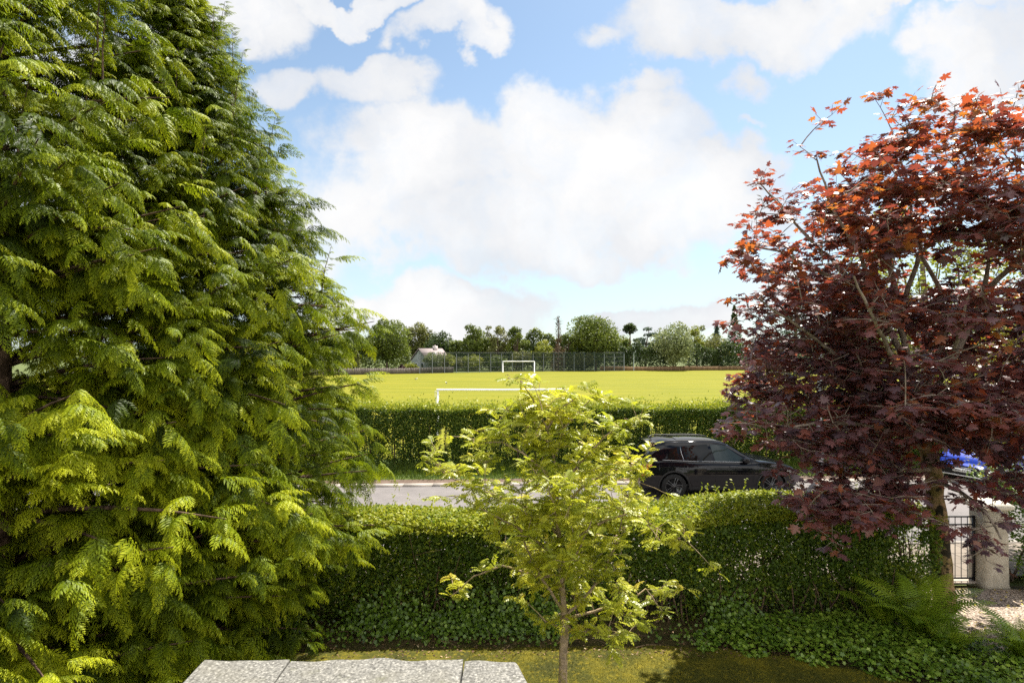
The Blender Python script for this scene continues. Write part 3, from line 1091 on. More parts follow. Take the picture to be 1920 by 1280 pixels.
# ------------------------------------------------------------------ maple
M_maple = leaf('maple_leaves', [(0.0, (0.115, 0.072, 0.084)), (0.45, (0.185, 0.082, 0.082)), (0.8, (0.22, 0.075, 0.052)), (1.0, (0.24, 0.09, 0.035))],
               [(0.0, (0.09, 0.026, 0.024)), (0.4, (0.27, 0.050, 0.030)), (0.7, (0.42, 0.080, 0.022)), (1.0, (0.48, 0.17, 0.024))], trans=0.42, rough=0.40, spec=0.75)
M_mbark = bark('maple_bark', (0.27, 0.17, 0.095), (0.15, 0.11, 0.035), 6, (0.018, 0.014, 0.006), .42, .58)
M_mlimb = bark('maple_limbs', (0.17, 0.13, 0.10), (0.30, 0.24, 0.19), 8)


def grow(limbs, clusters, centre, step=0.16):
    """join every leaf cluster to the nearest bit of branch by a twig; returns twig paths and the direction each ends in"""
    nodes = [np.array(p) for l in limbs for p in l]
    N = np.array(nodes)
    order = np.argsort(np.linalg.norm(clusters - centre, axis=1))
    twigs, dirs = [], np.zeros_like(clusters)
    for i in order:
        c = clusters[i]
        d2 = ((N - c) ** 2).sum(1) + 1.2 * np.maximum(0, N[:, 2] - c[2]) ** 2
        j = int(np.argmin(d2))
        a = N[j]
        L = np.linalg.norm(c - a)
        k = max(2, int(L / step))
        s = np.linspace(0, 1, k + 1)[:, None]
        mid = (a + c) / 2 + np.array([0, 0, .06 * L]) + rng.normal(0, .05 * L, 3)
        path = (1 - s) ** 2 * a + 2 * s * (1 - s) * mid + s ** 2 * c
        twigs.append((path, L))
        dirs[i] = path[-1] - path[-2]
        N = np.concatenate([N, path[1:]])
    return order, twigs, norm(dirs)


def resample(pts, step=.18):
    pts = np.array(pts, float)
    out = []
    for a, b in zip(pts, pts[1:]):
        k = max(1, int(np.linalg.norm(b - a) / step))
        out += [a + (b - a) * i / k for i in range(k)]
    return np.array(out + [pts[-1]])


def maple():
    Yc = 9.4
    base = px(1772, 1147, 9.5)
    base[2] = 0
    root = empty('maple_tree', tuple(base), 'copper leaved maple with mottled trunk beside the garden gate', 'tree')
    tp = lambda x, y, dy=0.0: px(x, y, 9.5 + dy)
    fork = tp(1722, 765)
    trunk = [base, tp(1764, 1040), tp(1757, 960), tp(1748, 880), tp(1733, 815), fork, tp(1712, 725)]
    tr = MB()
    pth = resample(trunk, .12)
    rad = np.interp(np.linspace(0, 1, len(pth)), [0, .06, .4, .75, 1], [.185, .155, .135, .12, .10])
    pth = pth + rng.normal(0, .006, pth.shape)
    tr.tube(pth, rad, 14)
    t1 = tr.build('trunk', M_mbark, root, True, tuple(base))
    t1.location = (0, 0, 0)
    limbs = [
        [tp(1714, 735), tp(1690, 660, -.1), tp(1652, 590, -.3), tp(1637, 545, -.4), tp(1610, 470, -.5), tp(1560, 390, -.6), tp(1530, 300, -.6)],
        [tp(1714, 735), tp(1690, 610), tp(1698, 556), tp(1725, 475, .1), tp(1780, 430, .2), tp(1850, 378, .3), tp(1960, 310, .4)],
        [tp(1725, 760), tp(1775, 620, .3), tp(1760, 540, .3), tp(1728, 480, .4), tp(1700, 340, .5), tp(1670, 240, .5)],
        [tp(1728, 775), tp(1800, 650, -.3), tp(1847, 545, -.5), tp(1856, 470, -.5), tp(1830, 350, -.6), tp(1780, 230, -.6)],
        [tp(1690, 610), tp(1665, 480, .6), tp(1650, 400, .9), tp(1690, 300, 1.2), tp(1740, 220, 1.2)],
        [tp(1733, 790), tp(1640, 730, -.4), tp(1560, 660, -.8), tp(1480, 600, -.9), tp(1420, 560, -.9)],
        [tp(1733, 800), tp(1650, 760, .5), tp(1560, 700, .9), tp(1470, 680, 1.2), tp(1410, 650, 1.3)],
        [tp(1740, 840), tp(1650, 800, -.6), tp(1560, 790, -1.0), tp(1470, 800, -1.1), tp(1420, 790, -1.1)],
        [tp(1748, 880), tp(1690, 880, -.7), tp(1620, 920, -1.2), tp(1560, 950, -1.4)],
        [tp(1735, 810), tp(1820, 740, .5), tp(1900, 680, .9), tp(2000, 600, 1.0)],
        [tp(1740, 850), tp(1830, 800, -.7), tp(1920, 760, -1.2), tp(2020, 700, -1.4)],
        [tp(1752, 900), tp(1800, 920, -.9), tp(1850, 960, -1.6), tp(1880, 1010, -1.9)],
        [tp(1637, 545, -.4), tp(1540, 510, -.9), tp(1460, 470, -1.2), tp(1400, 460, -1.3)],
        [tp(1652, 590, -.3), tp(1590, 520, .5), tp(1500, 430, 1.0), tp(1430, 350, 1.1)],
        [tp(1847, 545, -.5), tp(1920, 480, -.8), tp(2000, 400, -1.0), tp(2050, 300, -1.)],
        [tp(1728, 780), tp(1740, 700, 1.2), tp(1790, 620, 2.0), tp(1850, 520, 2.4)],
        [tp(1722, 765), tp(1680, 690, -1.2), tp(1640, 600, -2.0), tp(1600, 520, -2.3)],
        [tp(1728, 780), tp(1770, 700, -1.3), tp(1800, 620, -2.0), tp(1820, 540, -2.3)],
    ]
    limbs = [resample(l) for l in limbs]
    lb = MB()
    for l in limbs:
        j = l + rng.normal(0, .008, l.shape)
        lb.tube(j, np.linspace(.055 if len(l) > 16 else .042, .012, len(l)), 7, cap=False)
    # leaf clusters fill a lumpy egg
    ctr = px(1785, 590, 8.85)
    rad3 = np.array([3.25, 2.15, 3.38])
    C_ = []
    while len(C_) < 1820:
        v = rng.normal(size=3)
        v /= np.linalg.norm(v)
        r_ = rng.uniform(.22, 1.0) ** .55
        p = ctr + v * r_ * rad3 * (.70 + .50 * vnoise(v * 2.2, 1.7, 31))
        if p[2] < .95 or p[1] < 6.3 or HZN - FPX * (p[2] - EYE) / p[1] < 178:
            continue
        q = (p - ctr) / rad3
        if p[2] < 2.6 and np.hypot(p[0] - base[0], p[1] - base[1]) < .55:
            continue
        qx, qy = 960 + FPX * p[0] / p[1], HZN - FPX * (p[2] - EYE) / p[1]
        if 1690 < qx < 1850 and 835 < qy < 1110 and rng.uniform() < .8:
            continue                      # open below the crown, towards the gate
        # the lower left side is undercut and the foot of the crown hangs in tiers
        if p[2] < 2.3 and p[0] < base[0] - 2.0 - .4 * rng.uniform():
            continue
        if p[2] < 1.9 and qx > 1700 and rng.uniform() < .55:
            continue
        if vnoise(p * [.8, .8, 2.4], 1.15, 33) < .42 and rng.uniform() < .9:
            continue
        C_.append(p)
    for x_, y_, dy in ((1560, 215, -.5), (1500, 275, -.4), (1430, 330, .8), (1420, 345, .9), (1395, 455, -1.2), (1380, 470, -1.2), (1650, 175, .3), (1640, 185, .4), (1750, 170, -.4),
                       (1745, 185, -.3), (1880, 190, .2), (1910, 170, .3), (1900, 200, .3), (1385, 560, -.9), (1850, 1050, -2.0), (1840, 1010, -1.8), (1800, 1000, -1.6), (1870, 980, -1.7), (1560, 970, -1.4), (1600, 960, -1.3)):
        C_.append(tp(x_, y_, dy))
    # tiers of the lowest branches reach out over the hedge on the left
    for _ in range(210):
        u = rng.uniform()
        a_, b_ = ((tp(1740, 850, -.3), tp(1400, 800, -1.2)), (tp(1745, 890, -.3), tp(1520, 950, -1.5)), (tp(1735, 810, .2), tp(1380, 720, .4)))[rng.integers(3)]
        C_.append(a_ + (b_ - a_) * (.25 + .78 * u) + rng.normal(0, 1, 3) * [.22, .40, .15])
    C_ = np.array(C_)
    order, twigs, dirs = grow(limbs, C_, np.array(fork))
    for path, L in twigs:
        if len(path) > 5:
            path = path[::2] if len(path) % 2 else np.concatenate([path[::2], path[-1:]])
        lb.tube(path, np.linspace(.008 + .004 * L, .0048, len(path)), 4, cap=False)
    lf = MB()
    P, D, T = [], [], []
    for (path, L), c_i in zip(twigs, order):
        seg = path[int(len(path) * .45):] if len(path) > 3 else path
        ct = np.clip(.42 + .30 * (vnoise(C_[c_i], .8, 41) - .5) + .05 * (C_[c_i][2] - 4) + rng.normal(0, .10), 0, 1)
        for q in range(5):
            a = path[-1] if q == 0 else seg[rng.integers(len(seg))]
            d = norm(dirs[c_i] * (.9 if q == 0 else .35) + rng.normal(0, 1, 3) * [.8, .8, .16] + [0, 0, .05])
            l = rng.uniform(.10, .26)
            lb.tube([a, a + d * l * .5, a + d * l], [.0045, .004, .003], 4, cap=False)
            side = norm(np.cross(d, [0, 0, 1.0]))
            for k in range(3):
                sg = 1 if k % 2 else -1
                st = (.35 + .32 * k)
                dd = norm(d * (.9 if k == 2 else .35) + side * sg * (.25 if k == 2 else .9) + rng.normal(0, .25, 3) + [0, 0, -.22])
                P.append(a + d * l * st + dd * .035)
                D.append(dd)
                T.append(ct)
    lb.build('limbs', M_mlimb, root, True, tuple(base)).location = (0, 0, 0)
    P, D, T = np.array(P), np.array(D), np.array(T)
    m = len(P)
    up = norm(rng.normal(0, .33, (m, 3)) + [0, 0, 1])
    s = rng.uniform(.07, .155, m)
    lf.inst(MAPLE_V * [1, 1, 1.3], MAPLE_F, frames(D, up) * s[:, None, None], P, np.clip(T + rng.normal(0, .23, m), 0, 1))
    lf.build('crown', M_maple, root, origin=tuple(base)).location = (0, 0, 0)


maple()

# ------------------------------------------------------------------ rowan
M_rowan = leaf('rowan_leaves', [(0.0, (0.16, 0.21, 0.016)), (0.5, (0.35, 0.38, 0.022)), (0.85, (0.52, 0.50, 0.035)), (1.0, (0.56, 0.46, 0.05))],
               trans=0.5, rough=0.4, spec=0.4)
M_rbark = bark('rowan_bark', (0.34, 0.25, 0.16), (0.20, 0.15, 0.10), 16, (0.24, 0.19, 0.07))


def rowan_leaf(seed, n=6):
    r = np.random.default_rng(seed)
    V, F, k = [], [], 0
    for i in range(n):
        s = .2 + .68 * i / (n - 1)
        p = np.array([s, 0, .12 * s - .42 * s * s])
        for sg in (-1, 1):
            a = R(62 + r.uniform(-6, 6))
            d = np.array([math.cos(a), sg * math.sin(a), -.3 + r.uniform(-.12, .12)])
            l = .33 * (1 - .35 * abs(s - .5)) * r.uniform(.9, 1.1)
            M = frames(d[None], np.array([[0, 0, 1.0]]))[0] * l
            V.append((KITE_V * [1, .80, 1]) @ M + p)
            F.append(KITE_F + k)
            k += 4
    p = np.array([.88, 0, -.2])
    M = frames(np.array([[1, 0, -.6]]), np.array([[0, 0, 1.0]]))[0] * .32
    V.append((KITE_V * [1, .80, 1]) @ M + p)
    F.append(KITE_F + k)
    k += 4
    V.append(np.array([(0, -.012, 0), (0, .012, 0), (.88, .008, -.19), (.88, -.008, -.19)]))
    F.append(np.array([(k, k + 3, k + 2, k + 1)]))
    return np.concatenate(V), np.concatenate(F)


RLEAF = [rowan_leaf(s, 5 + s % 2) for s in range(4)]


def rowan():
    Y0 = 6.8
    base = px(1057, 1339, Y0)
    root = empty('rowan_tree', tuple(base), 'young rowan with fresh yellow green leaves standing on the lawn', 'tree')
    tp = lambda x, y, dy=0.0: px(1050 + (x - 1050) * .9, y, Y0 + dy)
    trunk = resample([base, tp(1056, 1240), tp(1060, 1165), tp(1050, 1050), tp(1046, 950), tp(1040, 870), tp(1022, 800), tp(1000, 760), tp(968, 714)], .1)
    tr = MB()
    tr.tube(trunk + rng.normal(0, .003, trunk.shape), np.interp(np.linspace(0, 1, len(trunk)), [0, .28, .32, .6, 1], [.056, .047, .036, .019, .005]), 10)
    tr.build('trunk', M_rbark, root, True, tuple(base)).location = (0, 0, 0)
    L = [
        [tp(1060, 1150), tp(1030, 1110, -.1), tp(1000, 1065, -.2), tp(975, 1010, -.3), tp(945, 950, -.35)],
        [tp(1062, 1155), tp(1100, 1120, -.1), tp(1135, 1085, -.15), tp(1170, 1010, -.2), tp(1190, 930, -.2)],
        [tp(1062, 1160), tp(1120, 1145, .1), tp(1180, 1130, .1), tp(1230, 1105, .1), tp(1265, 1145, .1)],
        [tp(1060, 1185), tp(1100, 1185, -.3), tp(1150, 1180, -.5), tp(1190, 1190, -.6)],
        [tp(1058, 1180), tp(1020, 1165, -.1), tp(1005, 1150, -.2), tp(985, 1130, -.2)],
        [tp(1052, 1080), tp(1000, 1080, .2), tp(930, 1060, .35), tp(870, 1080, .4), tp(822, 1118, .4)],
        [tp(1050, 1050), tp(980, 1000, -.3), tp(900, 960, -.5), tp(840, 930, -.5)],
        [tp(1050, 1040), tp(1110, 990, -.2), tp(1200, 960, -.3), tp(1270, 1000, -.3), tp(1300, 1025, -.3)],
        [tp(1048, 1000), tp(980, 950, .3), tp(890, 920, .5), tp(820, 895, .55), tp(782, 860, .55)],
        [tp(1046, 960), tp(1100, 910, .2), tp(1160, 880, .3), tp(1215, 880, .35)],
        [tp(1044, 930), tp(1090, 870, -.3), tp(1140, 820, -.4), tp(1190, 790, -.4)],
        [tp(1042, 900), tp(990, 860, -.2), tp(930, 830, -.3), tp(870, 830, -.4)],
        [tp(1036, 860), tp(1060, 800, .1), tp(1090, 770, .2), tp(1120, 745, .2)],
        [tp(1030, 830), tp(980, 800, .2), tp(950, 780, .3), tp(935, 760, .3)],
        [tp(1022, 805), tp(1045, 770, -.1), tp(1090, 740, -.1)],
        [tp(1050, 1020), tp(1040, 960, -.6), tp(1020, 900, -.8)],
        [tp(1048, 980), tp(1080, 930, .6), tp(1120, 880, .9)],
        [tp(1055, 1100), tp(1070, 1060, -.6), tp(1100, 1010, -.8), tp(1120, 960, -.8)],
        [tp(1055, 1110), tp(1020, 1060, .6), tp(970, 1020, .8)],
    ]
    L = [resample(l, .1) for l in L]
    lb = MB()
    for l in L:
        lb.tube(l + rng.normal(0, .006, l.shape), np.linspace(.02 if len(l) > 9 else .014, .005, len(l)), 6, cap=False)
    cl = []
    ctr = tp(1040, 960)
    tops = np.concatenate([l[int(len(l) * .25):] for l in L] + [trunk[int(len(trunk) * .5):]])
    while len(cl) < 580:
        j = tops[rng.integers(len(tops))]
        p = j + rng.normal(0, 1, 3) * [.17, .18, .11] + [0, 0, .05]
        x_, y_ = 960 + FPX * p[0] / p[1], HZN - FPX * (p[2] - EYE) / p[1]
        if y_ < 708 or y_ > 1060 and rng.uniform() < .30:
            continue
        cl.append(p)
    cl += [l[-1] for l in L] + [trunk[-1] - [0, 0, .03], trunk[-3], trunk[-5]]
    cl = np.array(cl)
    _, twigs, dirs = grow(L + [trunk[int(len(trunk) * .45):]], cl, np.array(tp(1050, 1080)), .1)
    for path, ln in twigs:
        if len(path) > 4:
            path = path[[0, len(path) // 2, -1]]
        lb.tube(path, np.linspace(.0045 + .003 * ln, .002, len(path)), 4, cap=False)
    lb.build('limbs', M_rbark, root, True, tuple(base)).location = (0, 0, 0)
    lf = MB()
    per = 7
    m = len(cl) * per
    cc = np.repeat(cl, per, 0)
    dd = np.repeat(dirs, per, 0)
    ang = rng.uniform(0, 2 * np.pi, m)
    d = norm(np.stack([np.cos(ang), np.sin(ang), rng.uniform(-.25, .5, m)], 1) + dd * .6)
    p = cc + dd * rng.uniform(-.12, .02, m)[:, None]
    up = norm(rng.normal(0, .42, (m, 3)) + [0, -.1, 1])
    s = rng.uniform(.095, .165, m)
    ct = np.repeat(np.clip(.58 + .35 * (vnoise(cl, 1.6, 51) - .5) + rng.normal(0, .08, len(cl)), 0, 1), per)
    pick = rng.integers(0, len(RLEAF), m)
    for i, (tv, tf) in enumerate(RLEAF):
        k = pick == i
        lf.inst(tv, tf, frames(d[k], up[k]) * s[k][:, None, None], p[k], np.clip(ct[k] + rng.normal(0, .13, k.sum()), 0, 1))
    lf.build('crown', M_rowan, root, origin=tuple(base)).location = (0, 0, 0)
    # flower buds, dull pink clusters at some tips
    fb = MB()
    k = rng.choice(len(cl), 60, False)
    for c in cl[k]:
        q = c + rng.normal(0, .018, (14, 3)) + [0, 0, .02]
        fb.inst(KITE_V, KITE_F, frames(rand_dir(14), rand_dir(14)) * .02, q, rng.uniform(0, 1, 14))
    fb.build('flower_buds', leaf('rowan_buds', [(0, (0.20, 0.12, 0.09)), (1, (0.36, 0.24, 0.18))], trans=.1), root, origin=tuple(base)).location = (0, 0, 0)


rowan()
#@@PART2
# ------------------------------------------------------------------ golden tree and shrub at the right edge
M_gold = leaf('golden_leaves', [(0.0, (0.09, 0.11, 0.008)), (0.5, (0.22, 0.21, 0.010)), (1.0, (0.42, 0.35, 0.02))], trans=0.4, rough=0.4)
M_brown = bark('brown_bark', (0.07, 0.05, 0.035), (0.15, 0.11, 0.075), 10)


def leafy(name, label, cat, base, blobs, n, size, mat, limbs, group=None, thr=.42, freq=1.4, flat=1.0, tint=.5, seed=0):
    """tree or shrub: limbs plus leaves in the outer part of several blobs (centre, radii)"""
    root = empty(name, tuple(base), label, cat, group)
    lb = MB()
    for path, r0 in limbs:
        p = resample(path, .25)
        lb.tube(p + rng.normal(0, .01, p.shape), np.linspace(r0, .006, len(p)), 6, cap=False)
    lb.build('trunk', M_brown, root, True, tuple(base)).location = (0, 0, 0)
    w = np.array([b[1][0] * b[1][1] + b[1][1] * b[1][2] for b in blobs])
    pick = rng.choice(len(blobs), n, p=w / w.sum())
    cs = np.array([b[0] for b in blobs])[pick]
    rs = np.array([b[1] for b in blobs])[pick]
    v = rand_dir(n)
    p = cs + v * rs * (rng.uniform(0, 1, n) ** .30)[:, None] * (.8 + .4 * vnoise(cs + v, 2.0, seed))[:, None]
    p = p[(vnoise(p, freq, seed + 3) > thr) & (p[:, 2] > .02)]
    m = len(p)
    lf = MB()
    up = norm(rng.normal(0, .5, (m, 3)) + [0, 0, .8])
    lf.inst(KITE_V, FOLD_F, frames(norm(rng.normal(0, 1, (m, 3)) * [1, 1, .5 * flat] + [0, 0, -.1]), up) * (size * rng.uniform(.6, 1.3, m))[:, None, None], p,
            np.clip(tint + .4 * (vnoise(p, freq * 1.5, seed + 7) - .5) + rng.normal(0, .13, m), 0, 1))
    lf.build('crown', mat, root, origin=tuple(base)).location = (0, 0, 0)
    return root


gb = np.array([11.5, 12.6, 0.0])
leafy('golden_tree', 'yellow leaved tree at the right edge seen through the copper maple', 'tree', gb,
      [((11.0, 12.5, 2.0), (1.0, 1.0, 1.0)), ((11.5, 12.5, 3.0), (1.25, 1.1, 1.1)), ((11.1, 12.6, 4.0), (1.2, 1.1, 1.0)), ((11.6, 12.7, 4.9), (1.1, 1.0, .8)), ((10.6, 12.6, 3.2), (.8, .8, .9))],
      15000, .085, M_gold, [([gb, gb + [-.1, 0, 2], gb + [-.3, .1, 4.8]], .13), ([gb + [-.1, 0, 1.5], gb + [.3, 0, 3], gb + [.2, 0, 4.8]], .07), ([gb + [-.1, 0, 1.5], gb + [-.7, .1, 3], gb + [-.9, .2, 4]], .06)], thr=.42, seed=60, tint=.62)
leafy('shrub', 'green leafy shrub spilling over the gate pillar', 'shrub', (9.2, 10.8, 0),
      [((9.35, 11.0, 1.72), (.62, .5, .46)), ((9.5, 10.7, 1.2), (.65, .6, .8)), ((9.4, 10.3, .55), (.45, .5, .55)), ((10.0, 10.4, .8), (.6, .6, .9))],
      9000, .07, M_cover, [([(9.2, 10.8, 0), (9.1, 10.9, .8), (8.95, 11.0, 1.6)], .03), ([(9.2, 10.8, 0), (9.5, 10.6, 1.2)], .025)], thr=.30, freq=3.0, seed=70, tint=.55)

# ------------------------------------------------------------------ gate, pillar, stone, stake
M_iron = plain('black_iron', (0.012, 0.012, 0.013), 0.45, 0.5)
M_harl = ground_mat('harled_render', [(0.3, (0.36, 0.31, 0.23)), (0.7, (0.52, 0.46, 0.36))], 6.0, fine=(60, .5, .7, (0.28, 0.24, 0.18), .5), bump=0.8, bscale=90, bdist=.015)
GZ = .10
gate = empty('garden_gate', (7.33, 10.50, GZ), 'black iron bar gate beside the stone coloured pillar', 'gate')
gx0, gx1, gh = -1.05, .93, 1.16
mb = MB()
for x in (gx0, gx1):
    mb.box((x - .018, -.018, .02), (x + .018, .018, gh + .02))
for z in (.06, gh - .14, gh):
    mb.box((gx0 + .018, -.010, z - .012), (gx1 - .018, .010, z + .012))
mb.build('frame', M_iron, gate)
mb = MB()
for i in range(1, 18):
    x = gx0 + (gx1 - gx0) * i / 18
    mb.tube([(x, 0, .05), (x, 0, gh - .005)], .0065, 6)
mb.build('bars', M_iron, gate)
mb = MB()
mb.tube([(gx1 - .01, -.05, .55), (gx1 - .01, .03, .55)], .012, 8)
mb.box((gx1 - .07, -.035, .50), (gx1 - .02, -.015, .60))
mb.build('latch', M_iron, gate)
mb = MB()
mb.box((-1.0, -.03, -.02), (1.02, .15, .018), bevel=.01)
o = mb.build('threshold', ground_mat('concrete', [(0.3, (0.30, 0.25, 0.20)), (0.7, (0.44, 0.37, 0.30))], 5), None)
o.location = (7.33, 10.46, GZ)
tag(o, 'low concrete step under the black garden gate', 'step')

pil = empty('gate_pillar', (8.525, 10.5, 0.0), 'pale rendered gate pillar with rounded front and flat cap', 'pillar')


def rounded_rect(hx, hy, r, n=6):
    pts = []
    for cx, cy, a0 in ((hx - r, hy - r, 0), (-hx + r, hy - r, 90), (-hx + r, -hy + r, 180), (hx - r, -hy + r, 270)):
        pts += [(cx + r * math.cos(R(a0 + 90 * i / n)), cy + r * math.sin(R(a0 + 90 * i / n))) for i in range(n + 1)]
    return pts


def prism(mb, rings):
    k = len(rings[0][0])
    v = [(x, y, z) for pts, z in rings for x, y in pts]
    f = [(j * k + i, j * k + (i + 1) % k, (j + 1) * k + (i + 1) % k, (j + 1) * k + i) for j in range(len(rings) - 1) for i in range(k)]
    b = mb.n
    mb.add(v, f)
    for j, top in ((0, False), (len(rings) - 1, True)):
        c = np.mean(np.array(rings[j][0]), 0)
        ci = mb.n
        mb.add([(c[0], c[1], rings[j][1])], np.zeros((0, 3), int))
        mb.f3.append(np.array([(b + j * k + i, b + j * k + (i + 1) % k, ci) if top else (b + j * k + (i + 1) % k, b + j * k + i, ci) for i in range(k)]))


mb = MB()
prism(mb, [(rounded_rect(.27, .24, .10), 0), (rounded_rect(.245, .215, .09), .10), (rounded_rect(.235, .205, .08), .7), (rounded_rect(.23, .20, .08), 1.42)])
mb.build('shaft', M_harl, pil)
mb = MB()
prism(mb, [(rounded_rect(.25, .22, .05), 1.423), (rounded_rect(.285, .255, .05), 1.45), (rounded_rect(.285, .255, .05), 1.50), (rounded_rect(.2, .17, .04), 1.56)])
mb.build('cap', ground_mat('cap_stone', [(0.3, (0.5, 0.46, 0.38)), (0.7, (0.66, 0.62, 0.53))], 6), pil)

mb = MB()
th = np.linspace(0, 2 * np.pi, 14, endpoint=False)
for k, (rr, zz) in enumerate(((.15, 0), (.2, .06), (.19, .16), (.12, .23))):
    pass
rings = []
for rr, zz in ((.15, 0), (.20, .06), (.19, .16), (.11, .24)):
    rings.append(([(rr * (1 + .12 * math.sin(3 * a + zz * 9)) * math.cos(a), rr * .8 * (1 + .1 * math.cos(2 * a)) * math.sin(a)) for a in th], zz))
prism(mb, rings)
o = mb.build('boulder', M_harl, smooth=True)
o.location = (8.98, 10.0, .06)
tag(o, 'tan boulder on the gravel below the shrub by the pillar', 'rock')
mb = MB()
mb.tube([(0, 0, 0), (.01, 0, .3), (0, .01, .62)], [.012, .011, .008], 8)
mb.box((-.02, -.006, .55), (.02, .006, .57))
o = mb.build('metal_stake', plain('rusty_iron', (0.06, 0.03, 0.02), .7))
o.location = (6.75, 9.75, .05)
tag(o, 'thin rusty stake standing left of the maple trunk', 'stake')

# ------------------------------------------------------------------ pole behind the maple
pole = empty('street_pole', (10.25, 19.55, .1), 'plain grey pole rising behind the copper maple', 'pole')
mb = MB()
mb.lathe([(.12, -.1), (.12, 1.2), (.11, 1.24)], 14)
mb.build('pole_base', plain('grey_paint_dark', (0.16, 0.17, 0.18), .5), pole, True)
mb = MB()
mb.lathe([(.085, 1.2), (.072, 4.5), (.062, 6.7), (.0, 6.72)], 14)
mb.build('shaft', plain('galvanised_grey', (0.30, 0.31, 0.33), .45, metal=.4, vary=.15), pole, True)

# ------------------------------------------------------------------ cars
M_black = plain('black_car_paint', (0.004, 0.004, 0.006), 0.25, 0.0, coat=0.75)
M_blue = plain('blue_car_paint', (0.012, 0.035, 0.30), 0.25, 0.2, coat=1.0)
M_glass = plain('dark_car_glass', (0.005, 0.006, 0.006), 0.02, 0.35, coat=0.0)
M_clear = plain('car_side_glass', (0.02, 0.032, 0.032), 0.02, 0.5, coat=0.0)
M_rub = plain('tyre_rubber', (0.012, 0.012, 0.012), 0.75, 0.3)
M_trim = plain('black_trim', (0.012, 0.012, 0.013), 0.5, 0.4)
M_alloy = plain('black_alloy', (0.02, 0.02, 0.021), 0.22, 0.6, coat=.6)
M_steel = plain('bright_steel', (0.55, 0.55, 0.55), 0.35, metal=1.0)
M_silver = plain('silver_trim', (0.6, 0.6, 0.6), 0.25, metal=1.0)
M_red = plain('red_lamp', (0.42, 0.012, 0.008), 0.12, coat=1.0)
M_amber = plain('amber_lamp', (0.6, 0.16, 0.01), 0.15, coat=1.0)
M_lamp = plain('clear_lamp', (0.55, 0.57, 0.6), 0.1, coat=1.0)
M_plate = plain('plate_white', (0.75, 0.75, 0.72), 0.4)
M_ink = plain('plate_ink', (0.01, 0.01, 0.01), 0.5)


def lerp_profile(pts):
    xs_, ys_ = zip(*pts)
    xs_, ys_ = np.array(xs_), np.array(ys_)

    def f(x):
        # smooth (monotone cubic-ish) interpolation
        x = np.asarray(x, float)
        i = np.clip(np.searchsorted(xs_, x) - 1, 0, len(xs_) - 2)
        h = xs_[i + 1] - xs_[i]
        t = np.clip((x - xs_[i]) / h, 0, 1)
        dl = np.gradient(ys_, xs_)
        m0, m1 = dl[i] * h, dl[i + 1] * h
        return (2 * t ** 3 - 3 * t ** 2 + 1) * ys_[i] + (t ** 3 - 2 * t ** 2 + t) * m0 + (3 * t ** 2 - 2 * t ** 3) * ys_[i + 1] + (t ** 3 - t ** 2) * m1
    return f


